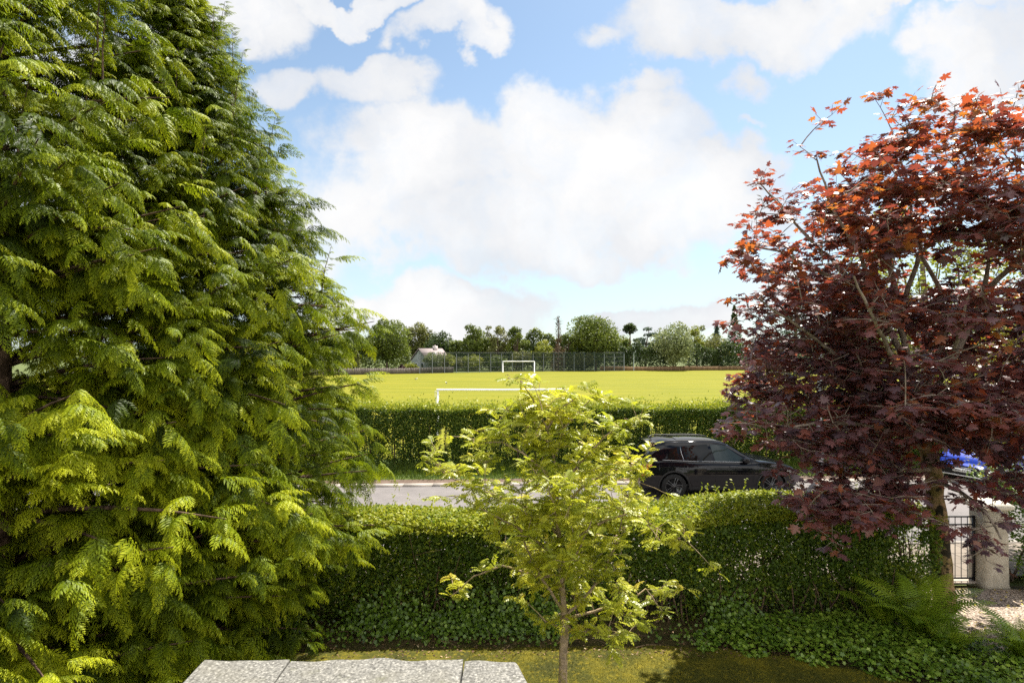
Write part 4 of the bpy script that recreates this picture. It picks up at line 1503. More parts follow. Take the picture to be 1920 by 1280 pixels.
class Car:
    def __init__(s, L, half_w, belt, roof, width, xw, rw, sill=.27):
        s.L, s.belt, s.roof, s.w = L, lerp_profile(belt), lerp_profile(roof), lerp_profile(width)
        s.xw, s.rw, s.sill = xw, rw, sill
        s.gx0, s.gx1 = roof[0][0], roof[-1][0]

    def zlow(s, x):
        z = s.sill + .05 * max(0, 1 - x / .35) + .05 * max(0, 1 - (s.L - x) / .35)
        for c in s.xw:
            r = s.rw + .065
            if abs(x - c) < r:
                z = max(z, s.rw - .01 + math.sqrt(r * r - (x - c) ** 2))
        return z

    def side(s, x, z, off=0.0):
        """half width of the lower body at height z"""
        zb = float(s.belt(x))
        y = float(s.w(x)) * (1 - .055 * ((z - .60) / .42) ** 2) - .10 * max(0, (z - zb + .16)) ** 1.2
        y += .010 * math.exp(-((z - (zb - .13)) / .03) ** 2)          # shoulder crease
        y -= .018 * math.exp(-((z - .42) / .06) ** 2) * (s.xw[0] + .5 < x < s.xw[1] - .5)
        return y + off

    def gy(s, x, z, off=0.0):
        """half width of the glass house at height z"""
        zb = float(s.belt(x))
        return s.side(x, zb) - .015 - .40 * (z - zb) + off

    def stations(s):
        xs_ = list(np.linspace(0, s.L, 60))
        for c in s.xw:
            r = s.rw + .065
            xs_ += [c + r * math.cos(a) for a in np.linspace(0, np.pi, 19)] + [c - r - .002, c + r + .002]
        return sorted(set(np.round(xs_, 4)))

    def body(s, mb):
        xs_ = s.stations()
        tr = np.array([0, .10, .25, .42, .58, .72, .84, .93, 1.0])
        rows = []
        for x in xs_:
            zl, zb = s.zlow(x), float(s.belt(x))
            row = [(x, s.side(x, zl + (zb - zl) * t), zl + (zb - zl) * t) for t in tr]
            yb = row[-1][1]
            row += [(x, yb * .9, zb + .018), (x, yb * .5, zb + .035), (x, 0, zb + .04)]
            rows.append(row)
        k = len(rows[0])
        full = [r + [(x, -y, z) for x, y, z in r[-2::-1]] for r in rows]
        K = len(full[0])
        v = np.array(full).reshape(-1, 3)
        n_ = len(full)
        # round the nose and the tail in plan
        f = [(i * K + j, i * K + j + 1, (i + 1) * K + j + 1, (i + 1) * K + j) for i in range(n_ - 1) for j in range(K - 1)]
        b = mb.n
        mb.add(v, f)
        for e, flip in ((0, True), ((n_ - 1) * K, False)):
            half_ = [(e + j, e + j + 1, e + K - 2 - j, e + K - 1 - j) for j in range(k - 1)]
            mb.f4.append(np.array([h[::-1] if not flip else h for h in half_]) + b)

    def house(s, mb):
        xs_ = np.linspace(s.gx0, s.gx1, 46)
        rows = []
        for x in xs_:
            zb, zr = float(s.belt(x)) + .005, float(s.roof(x))
            zr = max(zr, zb + .012)
            ze = zr - .085 * min(1, (zr - zb) / .3)
            row = [(x, s.gy(x, zb + (ze - zb) * t), zb + (ze - zb) * t) for t in (0, .33, .66, 1)]
            ye = row[-1][1]
            row += [(x, ye * .93, zr - .052 * min(1, (zr - zb) / .3)), (x, ye * .75, zr - .026 * min(1, (zr - zb) / .3)), (x, ye * .4, zr - .006), (x, 0, zr)]
            rows.append(row)
        full = [r + [(x, -y, z) for x, y, z in r[-2::-1]] for r in rows]
        K, n_ = len(full[0]), len(full)
        mb.add(np.array(full).reshape(-1, 3), [(i * K + j, i * K + j + 1, (i + 1) * K + j + 1, (i + 1) * K + j) for i in range(n_ - 1) for j in range(K - 1)])

    def pane(s, mb, low, high, sg, off=.006, n=9):
        """patch on the side of the glass house between two (x, z) lines"""
        v = []
        for t in np.linspace(0, 1, n):
            for (xa, za), (xb, zb) in (((low[0]), (low[1])), ((high[0]), (high[1]))):
                pass
            a = np.array(low[0]) * (1 - t) + np.array(low[1]) * t
            b = np.array(high[0]) * (1 - t) + np.array(high[1]) * t
            for u in (0, .5, 1):
                x, z = a * (1 - u) + b * u
                v.append((x, sg * s.gy(x, z, off), z))
        mb.add(v, [(i * 3 + j, i * 3 + j + 1, i * 3 + 4 + j, i * 3 + 3 + j) for i in range(n - 1) for j in range(2)])

    def screen(s, mb, x0, x1, inset=.07, off=.008, n=10):
        """patch over the top surface of the glass house from x0 to x1"""
        v = []
        for x in np.linspace(x0, x1, n):
            zb, zr = float(s.belt(x)) + .005, float(s.roof(x))
            ye = s.gy(x, zr - .05) - inset
            for q in np.linspace(-1, 1, 9):
                v.append((x, q * ye, zr + off - .044 * (abs(q) * (ye / (ye + inset))) ** 2.0 * min(1, (zr - zb) / .3 + .05)))
        mb.add(v, [(i * 9 + j, i * 9 + j + 1, i * 9 + 10 + j, i * 9 + 9 + j) for i in range(n - 1) for j in range(8)])

    def skin(s, mb, x0, x1, z0, z1, sg, off=.005, n=8, m=3, slant=0.0):
        v = []
        for x in np.linspace(x0, x1, n):
            for z in np.linspace(z0, z1, m):
                xx = x + slant * (z - z0)
                v.append((xx, sg * s.side(xx, z, off), z))
        mb.add(v, [(i * m + j, i * m + j + 1, i * m + m + 1 + j, i * m + m + j) for i in range(n - 1) for j in range(m - 1)])

    def wheels(s, root, rim_mat, nsp=5):
        for c in s.xw:
            for sg in (-1, 1):
                y = sg * (float(s.w(c)) - .125)
                r = s.rw
                mb = MB()
                mb.lathe([(r * .70, -.11), (r * .93, -.115), (r, -.075), (r, .075), (r * .93, .115), (r * .70, .11)], 32, 'y')
                w = mb.build('wheel', M_rub, root, True)
                w.location = (c, y, r)
                mb = MB()
                mb.lathe([(r * .70, -.10), (r * .72, sg * .105), (r * .66, sg * .105), (r * .64, sg * .03), (0, sg * .028)], 32, 'y')
                for q in range(nsp):
                    for dlt in (-.16, .16):
                        a = 2 * np.pi * q / nsp + dlt
                        b_ = 2 * np.pi * q / nsp + dlt * .9
                        p0 = np.array([math.cos(b_ + .25 * np.sign(dlt)) * r * .14, sg * .085, math.sin(b_ + .25 * np.sign(dlt)) * r * .14])
                        p1 = np.array([math.cos(a) * r * .69, sg * .095, math.sin(a) * r * .69])
                        mb.tube([p0, (p0 + p1) / 2, p1], [.017, .014, .017], 5)
                mb.lathe([(0, sg * .10), (r * .12, sg * .098), (r * .17, sg * .07), (r * .17, sg * .03)], 16, 'y')
                mb.build('rim', rim_mat, w)

    def wells(s, mb):
        for c in s.xw:
            for sg in (-1, 1):
                r = s.rw + .06
                y0, y1 = sg * (float(s.w(c)) - .03), sg * (float(s.w(c)) - .42)
                th_ = np.linspace(-.1, np.pi + .1, 20)
                v = []
                for a in th_:
                    for y in (y0, y1):
                        v.append((c + r * math.cos(a), y, max(.2, s.rw + r * math.sin(a))))
                mb.add(v, [(i * 2, i * 2 + 1, i * 2 + 3, i * 2 + 2) for i in range(len(th_) - 1)])
                b = mb.n
                vv = [(c, y1, s.rw)] + [(c + r * math.cos(a), y1, max(.2, s.rw + r * math.sin(a))) for a in th_]
                mb.add(vv, [(0, i + 1, i + 2) for i in range(len(th_) - 1)])
        mb.box((.3, -float(s.w(s.L / 2)) + .12, .20), (s.L - .3, float(s.w(s.L / 2)) - .12, .40))

    def arch_trim(s, mb, sg, width=.05):
        for c in s.xw:
            v = []
            th_ = np.linspace(-.12, np.pi + .12, 22)
            for a in th_:
                for rr in (s.rw + .06, s.rw + .06 + width):
                    x, z = c + rr * math.cos(a), s.rw - .01 + rr * math.sin(a)
                    v.append((x, sg * s.side(x, max(z, .25), .008), z))
            mb.add(v, [(i * 2, i * 2 + 1, i * 2 + 3, i * 2 + 2) for i in range(len(th_) - 1)])


# the black car: nose to the right, parked against the far kerb
suv = Car(4.70, .95,
          belt=[(0, .92), (.06, 1.02), (.5, 1.075), (1.2, 1.06), (2.2, 1.03), (3.0, 1.01), (3.5, 1.02), (3.9, .985), (4.3, .90), (4.55, .80), (4.66, .68), (4.70, .58)],
          roof=[(.06, 1.03), (.2, 1.22), (.42, 1.50), (.62, 1.60), (1.2, 1.645), (1.9, 1.65), (2.35, 1.615), (2.65, 1.52), (3.0, 1.30), (3.45, 1.03)],
          width=[(0, .74), (.06, .82), (.25, .895), (.6, .935), (2.3, .94), (3.9, .93), (4.3, .87), (4.55, .76), (4.66, .66), (4.70, .60)],
          xw=(.93, 3.80), rw=.365)
ang = R(3.2)
car = empty('parked_car', (3.65, 17.62, 0.0), 'black estate style off roader parked on the road facing right', 'car', rz=ang)
mb = MB(); suv.body(mb); suv.house(mb)
body = mb.build('body', M_black, car, True)
mb = MB(); suv.wells(mb); mb.build('underbody', M_trim, car)
for sg in (-1, 1):
    for nm, lo, hi, mt in (('quarter_window', [(.66, 1.135), (1.20, 1.10)], [(.98, 1.44), (1.14, 1.475)], M_glass),
                           ('rear_window', [(1.28, 1.095), (2.06, 1.065)], [(1.22, 1.48), (1.98, 1.525)], M_glass),
                           ('front_window', [(2.16, 1.06), (3.10, 1.045)], [(2.06, 1.525), (2.48, 1.49)], M_clear)):
        mb = MB(); suv.pane(mb, lo, hi, sg); mb.build(nm, mt, car)
    mb = MB()
    for (a, b) in (((.62, 1.115), (1.7, 1.065)), ((1.7, 1.065), (3.16, 1.03))):
        p = [(x, sg * suv.gy(x, z, .012), z) for x, z in (np.array(a) * (1 - t) + np.array(b) * t for t in np.linspace(0, 1, 8))]
        mb.tube(p, .007, 5)
    mb.tube([(x, sg * suv.gy(x, z, .012), z) for x, z in ((1.24, 1.09), (1.19, 1.27), (1.17, 1.47))], .006, 5)
    mb.build('window_trim', M_silver, car)
    mb = MB()
    xs_ = np.linspace(.62, 2.55, 16)
    p = [(x, sg * (suv.gy(x, float(suv.roof(x)) - .055) - .015), float(suv.roof(x)) - .038 + .020 * min(1, min(x - .62, 2.55 - x) / .12)) for x in xs_]
    mb.tube(p, .016, 6)
    mb.build('roof_rail', M_trim, car, True)
    for x in (1.62, 2.55):
        mb = MB(); suv.skin(mb, x, x + .24, .905, .935, sg, .022)
        mb.tube([(x + q, sg * suv.side(x + q, .92, .018), .92) for q in (0, .08, .16, .24)], .013, 6)
        mb.build('door_handle', M_alloy, car)
    mb = MB()
    for pts in ([(1.22, 1.07), (1.24, .75), (1.36, .6), (1.45, .36)], [(2.10, 1.05), (2.13, .7), (2.13, .34)], [(3.2, 1.02), (3.27, .75), (3.2, .34)], [(1.45, .35), (3.2, .33)]):
        p = resample([(x, 0, z) for x, z in pts], .08)
        p[:, 1] = [sg * suv.side(x, z, .0015) for x, _, z in p]
        mb.tube(p, .0045, 4)
    mb.build('door_gaps', M_trim, car)
    mb = MB(); suv.arch_trim(mb, sg); suv.skin(mb, 1.38, 3.36, .27, .36, sg, .012, 12)
    mb.build('cladding', M_trim, car, True)
    mb = MB()
    c = np.array([3.02, sg * (suv.gy(3.02, 1.10) + .12), 1.10])
    prism(mb, [([(c[0] + .11 * math.cos(a) * k, c[1] + .10 * math.sin(a) * k) for a in th], c[2] + dz) for k, dz in ((.7, -.075), (1, -.03), (1, .03), (.65, .075))])
    mb.tube([(c[0], sg * suv.gy(3.02, 1.06), 1.045), (c[0], c[1], 1.05)], .025, 6)
    mb.build('door_mirror', M_black, car, True)
    mb = MB()
    v = []
    suv.skin(mb, .06, .30, .92, 1.02, sg, .008, 8)
    suv.skin(mb, .02, .10, .66, .94, sg, .012, 6)
    mb.build('tail_lamp', M_red, car)
    mb = MB(); suv.skin(mb, .10, .20, .84, .91, sg, .008, 6); mb.build('indicator', M_amber, car)
    mb = MB(); suv.skin(mb, 4.24, 4.56, .70, .79, sg, .008, 10); mb.build('headlamp', M_lamp, car)
mb = MB(); suv.screen(mb, 2.66, 3.40); mb.build('windscreen', M_clear, car, True)
mb = MB(); suv.screen(mb, .10, .40); mb.build('rear_screen', M_glass, car, True)
mb = MB(); suv.screen(mb, 1.15, 2.35, .17, .010); mb.build('sunroof', M_glass, car, True)
mb = MB()
v = []
for x in (.28, .40, .52):
    for y in np.linspace(-.56, .56, 9):
        v.append((x, y, 1.60 - .10 * (.62 - x) - .02 * abs(y) ** 2))
mb.add(v, [(i * 9 + j, i * 9 + j + 1, i * 9 + 10 + j, i * 9 + 9 + j) for i in range(2) for j in range(8)])
mb.add(np.array(v) - [0, 0, .025], [(i * 9 + 9 + j, i * 9 + 10 + j, i * 9 + j + 1, i * 9 + j) for i in range(2) for j in range(8)])
mb.build('spoiler', M_black, car, True)
mb = MB(); mb.tube([(.55, .05, 1.62), (.42, .05, 1.70)], [.03, .008], 6); mb.build('aerial', M_black, car)
mb = MB()
mb.box((-.012, -.30, .78), (0.0, .30, .90)); mb.build('rear_plate', plain('plate_yellow', (0.7, 0.5, 0.05), .4), car)
mb = MB()
mb.box((4.69, -.48, .45), (4.712, .48, .66), bevel=.008); mb.build('grille', M_trim, car)
suv.wheels(car, M_alloy)

# the blue car behind the maple: only its nose shows
hb = Car(4.05, .87,
         belt=[(0, .85), (.06, .95), (.5, .99), (1.5, .96), (2.6, .93), (3.1, .945), (3.5, .90), (3.8, .80), (3.98, .66), (4.05, .52)],
         roof=[(.06, .97), (.3, 1.30), (.5, 1.42), (1.2, 1.47), (1.8, 1.46), (2.2, 1.38), (2.6, 1.18), (3.05, .95)],
         width=[(0, .68), (.06, .76), (.3, .83), (.7, .865), (2.4, .865), (3.4, .84), (3.8, .78), (3.98, .70), (4.05, .64)],
         xw=(.75, 3.25), rw=.31, sill=.22)
fa = R(180 + 24)
fx, fy_ = 14.45, 18.85
bc = empty('parked_car', (fx - 4.05 * math.cos(fa), fy_ - 4.05 * math.sin(fa), 0.0), 'blue hatchback with a white number plate, mostly hidden behind the maple', 'car', rz=fa)
mb = MB(); hb.body(mb); hb.house(mb); mb.build('body', M_blue, bc, True)
mb = MB(); hb.wells(mb); mb.build('underbody', M_trim, bc)
for sg in (-1, 1):
    mb = MB(); hb.pane(mb, [(.6, 1.03), (1.55, .995)], [(.75, 1.34), (1.5, 1.365)], sg); mb.build('rear_window', M_glass, bc)
    mb = MB(); hb.pane(mb, [(1.63, .99), (2.75, .965)], [(1.58, 1.365), (2.1, 1.33)], sg); mb.build('front_window', M_glass, bc)
    mb = MB(); hb.skin(mb, 3.62, 3.93, .62, .72, sg, .008, 10); mb.build('headlamp', M_lamp, bc)
    mb = MB(); hb.skin(mb, .03, .15, .7, .92, sg, .008); mb.build('tail_lamp', M_red, bc)
    mb = MB()
    c = np.array([2.62, sg * (hb.gy(2.62, 1.0) + .10), 1.02])
    prism(mb, [([(c[0] + .10 * math.cos(a) * k, c[1] + .09 * math.sin(a) * k) for a in th], c[2] + dz) for k, dz in ((.7, -.06), (1, -.02), (1, .03), (.65, .06))])
    mb.build('door_mirror', M_blue, bc, True)
mb = MB(); hb.screen(mb, 2.18, 3.0); mb.build('windscreen', M_glass, bc, True)
mb = MB(); hb.screen(mb, .10, .44); mb.build('rear_screen', M_glass, bc, True)
mb = MB(); mb.box((4.03, -.62, .27), (4.062, .62, .47), bevel=.01); mb.build('grille', M_trim, bc)
mb = MB(); mb.box((4.03, -.64, .225), (4.075, .64, .262), bevel=.008); mb.build('bumper_lip', plain('pale_lip', (.6, .58, .55), .4), bc)
mb = MB(); mb.box((4.03, -.58, .485), (4.064, .58, .515), bevel=.006); mb.build('bumper_strip', M_silver, bc)
mb = MB(); mb.box((4.063, -.26, .355), (4.072, .26, .466)); pl = mb.build('number_plate', M_plate, bc)
for word, wy in (('SP54', -.115), ('EWM', .13)):
    cu = bpy.data.curves.new('plate_text', 'FONT')
    cu.body = word
    cu.size = .098
    cu.align_x = 'CENTER'
    cu.align_y = 'CENTER'
    cu.extrude = .0008
    tmp = bpy.data.objects.new('plate_text', cu)
    COL.objects.link(tmp)
    bpy.context.view_layer.update()
    me = bpy.data.meshes.new_from_object(tmp.evaluated_get(bpy.context.evaluated_depsgraph_get()))
    bpy.data.objects.remove(tmp)
    tx = bpy.data.objects.new('lettering', me)
    me.materials.clear()
    me.materials.append(M_ink)
    COL.objects.link(tx)
    tx.parent = pl
    tx.rotation_euler = (R(90), 0, R(90))
    tx.location = (4.0738, wy, .411)
hb.wheels(bc, M_silver)

# ------------------------------------------------------------------ goals and birds on the field
M_white = plain('white_goal_paint', (0.78, 0.78, 0.76), 0.45, vary=.06)
ZF = -.30


def goal(label, x0, x1, Y, y_skew=0.0, r=.06, hooks=False):
    root = empty('goal', ((x0 + x1) / 2, Y, ZF), label, 'goal', 'goals on the playing field')
    h = 2.44
    a, b = np.array([x0 - (x0 + x1) / 2, 0, 0]), np.array([x1 - (x0 + x1) / 2, y_skew, 0])
    for p in (a, b):
        mb = MB(); mb.tube([p + [0, 0, -.1], p + [0, 0, h - .07]], r, 10); mb.build('post', M_white, root, True)
    mb = MB(); mb.tube([a + [-.06, 0, h], a * .5 + b * .5 + [0, 0, h - .015], b + [.06, 0, h]], r, 10)
    mb.build('crossbar', M_white, root, True)
    if hooks:
        for p, sg in ((a, -1), (b, 1)):
            mb = MB()
            mb.tube([p + [0, .0, h - .05], p + [sg * .22, .5, h - .12], p + [sg * .26, .8, h - .35], p + [sg * .2, .95, h - .9]], .02, 6, cap=False)
            mb.build('net_support', M_white, root, True)


goal('white goal frame just beyond the far hedge', px(821, 0, 32.1)[0], px(1066, 0, 32.1)[0], 32.1, .3, hooks=True)
goal('small looking white goal at the far end of the field', px(943, 0, 131)[0], px(1002, 0, 131)[0], 131, r=.10)

M_bird = plain('bird_plumage', (0.75, 0.73, 0.68), 0.7)
M_wing = plain('bird_wing', (0.06, 0.06, 0.065), 0.7)
for lab, (bxp, byp, Yb, rz_) in (('white bird with dark wings standing on the field, farther left', (780, 713, 94.0, .4)),
                                 ('pale bird on the field nearer the goal', (837, 720, 82.0, 2.2))):
    loc = px(bxp, byp, Yb)
    b_ = empty('bird', (loc[0], Yb, ZF), lab, 'bird', 'birds on the field', rz_)
    mb = MB()
    prof = [(-.24, .005), (-.16, .05), (-.05, .085), (.06, .08), (.13, .05), (.17, .045), (.21, .05), (.25, .03), (.30, .006)]
    lift = [.24, .22, .20, .21, .26, .31, .345, .35, .345]
    v, k = [], 10
    for (xx, rr), zz in zip(prof, lift):
        v += [(xx, rr * math.cos(q * 2 * np.pi / k), zz + rr * math.sin(q * 2 * np.pi / k)) for q in range(k)]
    mb.add(v, [(i * k + j, i * k + (j + 1) % k, (i + 1) * k + (j + 1) % k, (i + 1) * k + j) for i in range(len(prof) - 1) for j in range(k)])
    for sg in (-1, 1):
        mb.tube([(0, sg * .03, .15), (.01, sg * .03, .02), (.05, sg * .03, .005)], .008, 5)
    mb.build('body', M_bird, b_, True)
    for sg in (-1, 1):
        mb = MB()
        prism(mb, [([(-.22, sg * .03), (-.05, sg * .095), (.08, sg * .085), (.02, sg * .06)], .19), ([(-.25, sg * .02), (-.05, sg * .075), (.09, sg * .07), (.02, sg * .04)], .28)])
        mb.build('wing', M_wing, b_)

# ------------------------------------------------------------------ fences at the far side
M_post = plain('pale_fence_post', (0.11, 0.14, 0.125), 0.5, vary=.2)
M_postd = plain('dark_fence_post', (0.03, 0.045, 0.04), 0.5)
m_, t_, out_ = new_mat('fence_netting')
pr = principled(t_, (0.02, 0.035, 0.03), .6, .2)
tb_ = t_.n('ShaderNodeBsdfTransparent')
mx_ = t_.n('ShaderNodeMixShader')
mx_.inputs[0].default_value = .40
t_.put(mx_.inputs[1], tb_.outputs[0]); t_.put(mx_.inputs[2], pr.outputs[0]); t_.put(out_.inputs[0], mx_.outputs[0])
M_net = m_
fx0 = -19.3
bf = empty('ball_stop_fence', (fx0, fence_y(fx0) - .9, ZF), 'tall green wire mesh fence with posts behind the far goal', 'fence')
org = np.array([fx0, fence_y(fx0) - .9, ZF])
pts = []
x = fx0
while x < 30.5:
    pts.append(np.array([x, fence_y(x) - .9, ZF]) - org)
    x += 2.42
for i, p in enumerate(pts):
    mb = MB()
    hh = 4.45 if i < len(pts) - 1 else 4.3
    mb.tube([p + [0, 0, -.1], p + [0, 0, hh]], .075, 6)
    mb.box(tuple(p + [-.16, -.1, hh]), tuple(p + [.16, .1, hh + .07]))
    mb.build('post', M_post if i > 13 else M_postd, bf)
mb = MB()
for a, b in zip(pts, pts[1:-1]):
    for z in (.1, 1.2, 2.3, 3.4, 4.4):
        mb.tube([a + [0, -.09, z], b + [0, -.09, z]], .018, 4, cap=False)
mb.build('rails', M_postd, bf)
mb = MB()
for a, b in zip(pts, pts[1:-1]):
    mb.add([a + [0, -.12, .05], b + [0, -.12, .05], b + [0, -.12, 4.4], a + [0, -.12, 4.4]], [(0, 1, 2, 3)])
mb.build('mesh', M_net, bf)


def board_fence(label, x0, x1, h, col, seed):
    r = np.random.default_rng(seed)
    o_ = np.array([x0, fence_y(x0), ZF])
    root = empty('timber_fence', tuple(o_), label, 'fence')
    mb = MB()
    x = x0
    while x < x1:
        w = r.uniform(.28, .34)
        y0, y1 = fence_y(x), fence_y(x + w)
        hh = h + r.normal(0, .03) + .05 * math.sin(x * .35)
        a, b = np.array([x, y0 + .02 * (int(x * 3) % 2), ZF]) - o_, np.array([x + w * .97, y1, ZF]) - o_
        v = [a, b, b + [0, .05, 0], a + [0, .05, 0]]
        v += [q + [0, 0, hh] for q in v]
        mb.add(v, [(3, 2, 1, 0), (4, 5, 6, 7), (0, 1, 5, 4), (1, 2, 6, 5), (2, 3, 7, 6), (3, 0, 4, 7)], r.uniform(0, 1))
        x += w
    m2, t2, o2 = new_mat('fence_boards')
    at = t2.n('ShaderNodeAttribute', attribute_name='tint').outputs['Fac']
    c = t2.mix(at, tuple(k * .75 for k in col), tuple(k * 1.2 for k in col))
    t2.put(o2.inputs[0], principled(t2, c, .85, .2).outputs[0])
    mb.build('boards', m2, root)
    x = x0
    while x < x1:
        mb = MB()
        p = np.array([x, fence_y(x) - .06, ZF]) - o_
        mb.box(tuple(p + [-.05, -.05, 0]), tuple(p + [.05, .05, h + .05]))
        mb.build('post', m2, root)
        x += 3.0


board_fence('low brown timber fence along the right of the field', 21.0, 92.0, 1.05, (0.20, 0.125, 0.07), 5)
board_fence('low grey weathered fence along the left of the field', -75.0, -13.0, 1.25, (0.15, 0.125, 0.11), 6)

# ------------------------------------------------------------------ white house beyond the field
hc = px(772, 0, 136)
house = empty('house', (hc[0] + 1.3, 139.0, ZF), 'white gabled house with pinkish roof half hidden by trees', 'house', rz=R(-46))
M_hwall = plain('house_wall', (0.36, 0.39, 0.42), .85, vary=.05, scale=1)
m2, t2, o2 = new_mat('roof_tiles')
tc_ = t2.n('ShaderNodeTexCoord').outputs['Object']
c = t2.mix(t2.noise(tc_, 3.5, 5, .7), (0.13, 0.10, 0.098), (0.28, 0.23, 0.225))
t2.put(o2.inputs[0], principled(t2, c, .8, .3).outputs[0])
M_tiles = m2
hw, hl, he, hr = 3.3, 6.5, 2.6, 5.15            # half width, length, eaves, ridge
mb = MB()
v = [(-hw, 0, 0), (hw, 0, 0), (hw, 0, he), (0, 0, hr), (-hw, 0, he), (-hw, hl, 0), (hw, hl, 0), (hw, hl, he), (0, hl, hr), (-hw, hl, he)]
mb.add(v, [(0, 1, 2, 4), (1, 6, 7, 2), (6, 5, 9, 7), (5, 0, 4, 9)])
mb.add(v, [(4, 2, 3), (7, 9, 8)])
mb.build('wall', M_hwall, house)
mb = MB()
for sg in (-1, 1):
    a, b = np.array([0, -.25, hr + .10]), np.array([sg * (hw + .35), -.25, he - .16])
    v = [a, b, b + [0, hl + .5, 0], a + [0, hl + .5, 0]]
    v += [q + [0, 0, .16] for q in v]
    mb.add(v, [(0, 1, 2, 3), (4, 5, 6, 7), (0, 1, 5, 4), (1, 2, 6, 5), (2, 3, 7, 6), (3, 0, 4, 7)])
rf = mb.build('roof', M_tiles, house)
mb = MB(); mb.box((-.45, 4.2, hr - .5), (.45, 5.0, hr + .85)); mb.lathe([(.14, hr + .85), (.12, hr + 1.15)], 10, centre=(0, 4.6, 0))
mb.build('chimney', plain('chimney_render', (.55, .48, .46), .85), rf)
mb = MB(); mb.box((hw * .42, 2.5, hr - 1.35), (hw * .42 + .5, 3.6, hr - .75)); mb.build('skylight', plain('skylight_frame', (.6, .6, .62), .3), rf)
for x, z in ((-1.3, .9), (1.2, .9)):
    mb = MB(); mb.box((x - .5, -.04, z), (x + .5, .02, z + 1.1)); wn = mb.build('window', M_white, house)
    mb = MB(); mb.box((x - .42, -.05, z + .08), (x + .42, -.03, z + 1.02)); mb.build('pane', M_glass, wn)

# ------------------------------------------------------------------ trees and bushes round the field
def tree_mat(name, dark, mid, light, trans=.42):
    return leaf(name, [(0, dark), (.5, mid), (1, light)], trans=trans, rough=.5, spec=.3)


TM = {
    'green': tree_mat('tree_green', (0.051, 0.076, 0.014), (0.112, 0.147, 0.020), (0.223, 0.254, 0.030)),
    'dark': tree_mat('tree_dark', (0.026, 0.045, 0.014), (0.056, 0.087, 0.020), (0.112, 0.142, 0.030)),
    'yellow': tree_mat('tree_yellow', (0.112, 0.137, 0.018), (0.203, 0.229, 0.024), (0.345, 0.345, 0.041)),
    'pale': tree_mat('tree_pale', (0.101, 0.132, 0.056), (0.193, 0.223, 0.087), (0.335, 0.355, 0.152)),
    'olive': tree_mat('tree_olive', (0.071, 0.081, 0.023), (0.142, 0.152, 0.037), (0.254, 0.243, 0.061)),
    'blue': tree_mat('tree_blue', (0.030, 0.056, 0.037), (0.061, 0.097, 0.056), (0.122, 0.162, 0.091)),
    'brown': tree_mat('tree_brown', (0.051, 0.030, 0.020), (0.112, 0.061, 0.036), (0.172, 0.112, 0.061)),
    'plum': tree_mat('tree_plum', (.04, .016, .02), (.09, .04, .045), (.16, .08, .085)),
}
GRP = 'trees along the far side of the field'


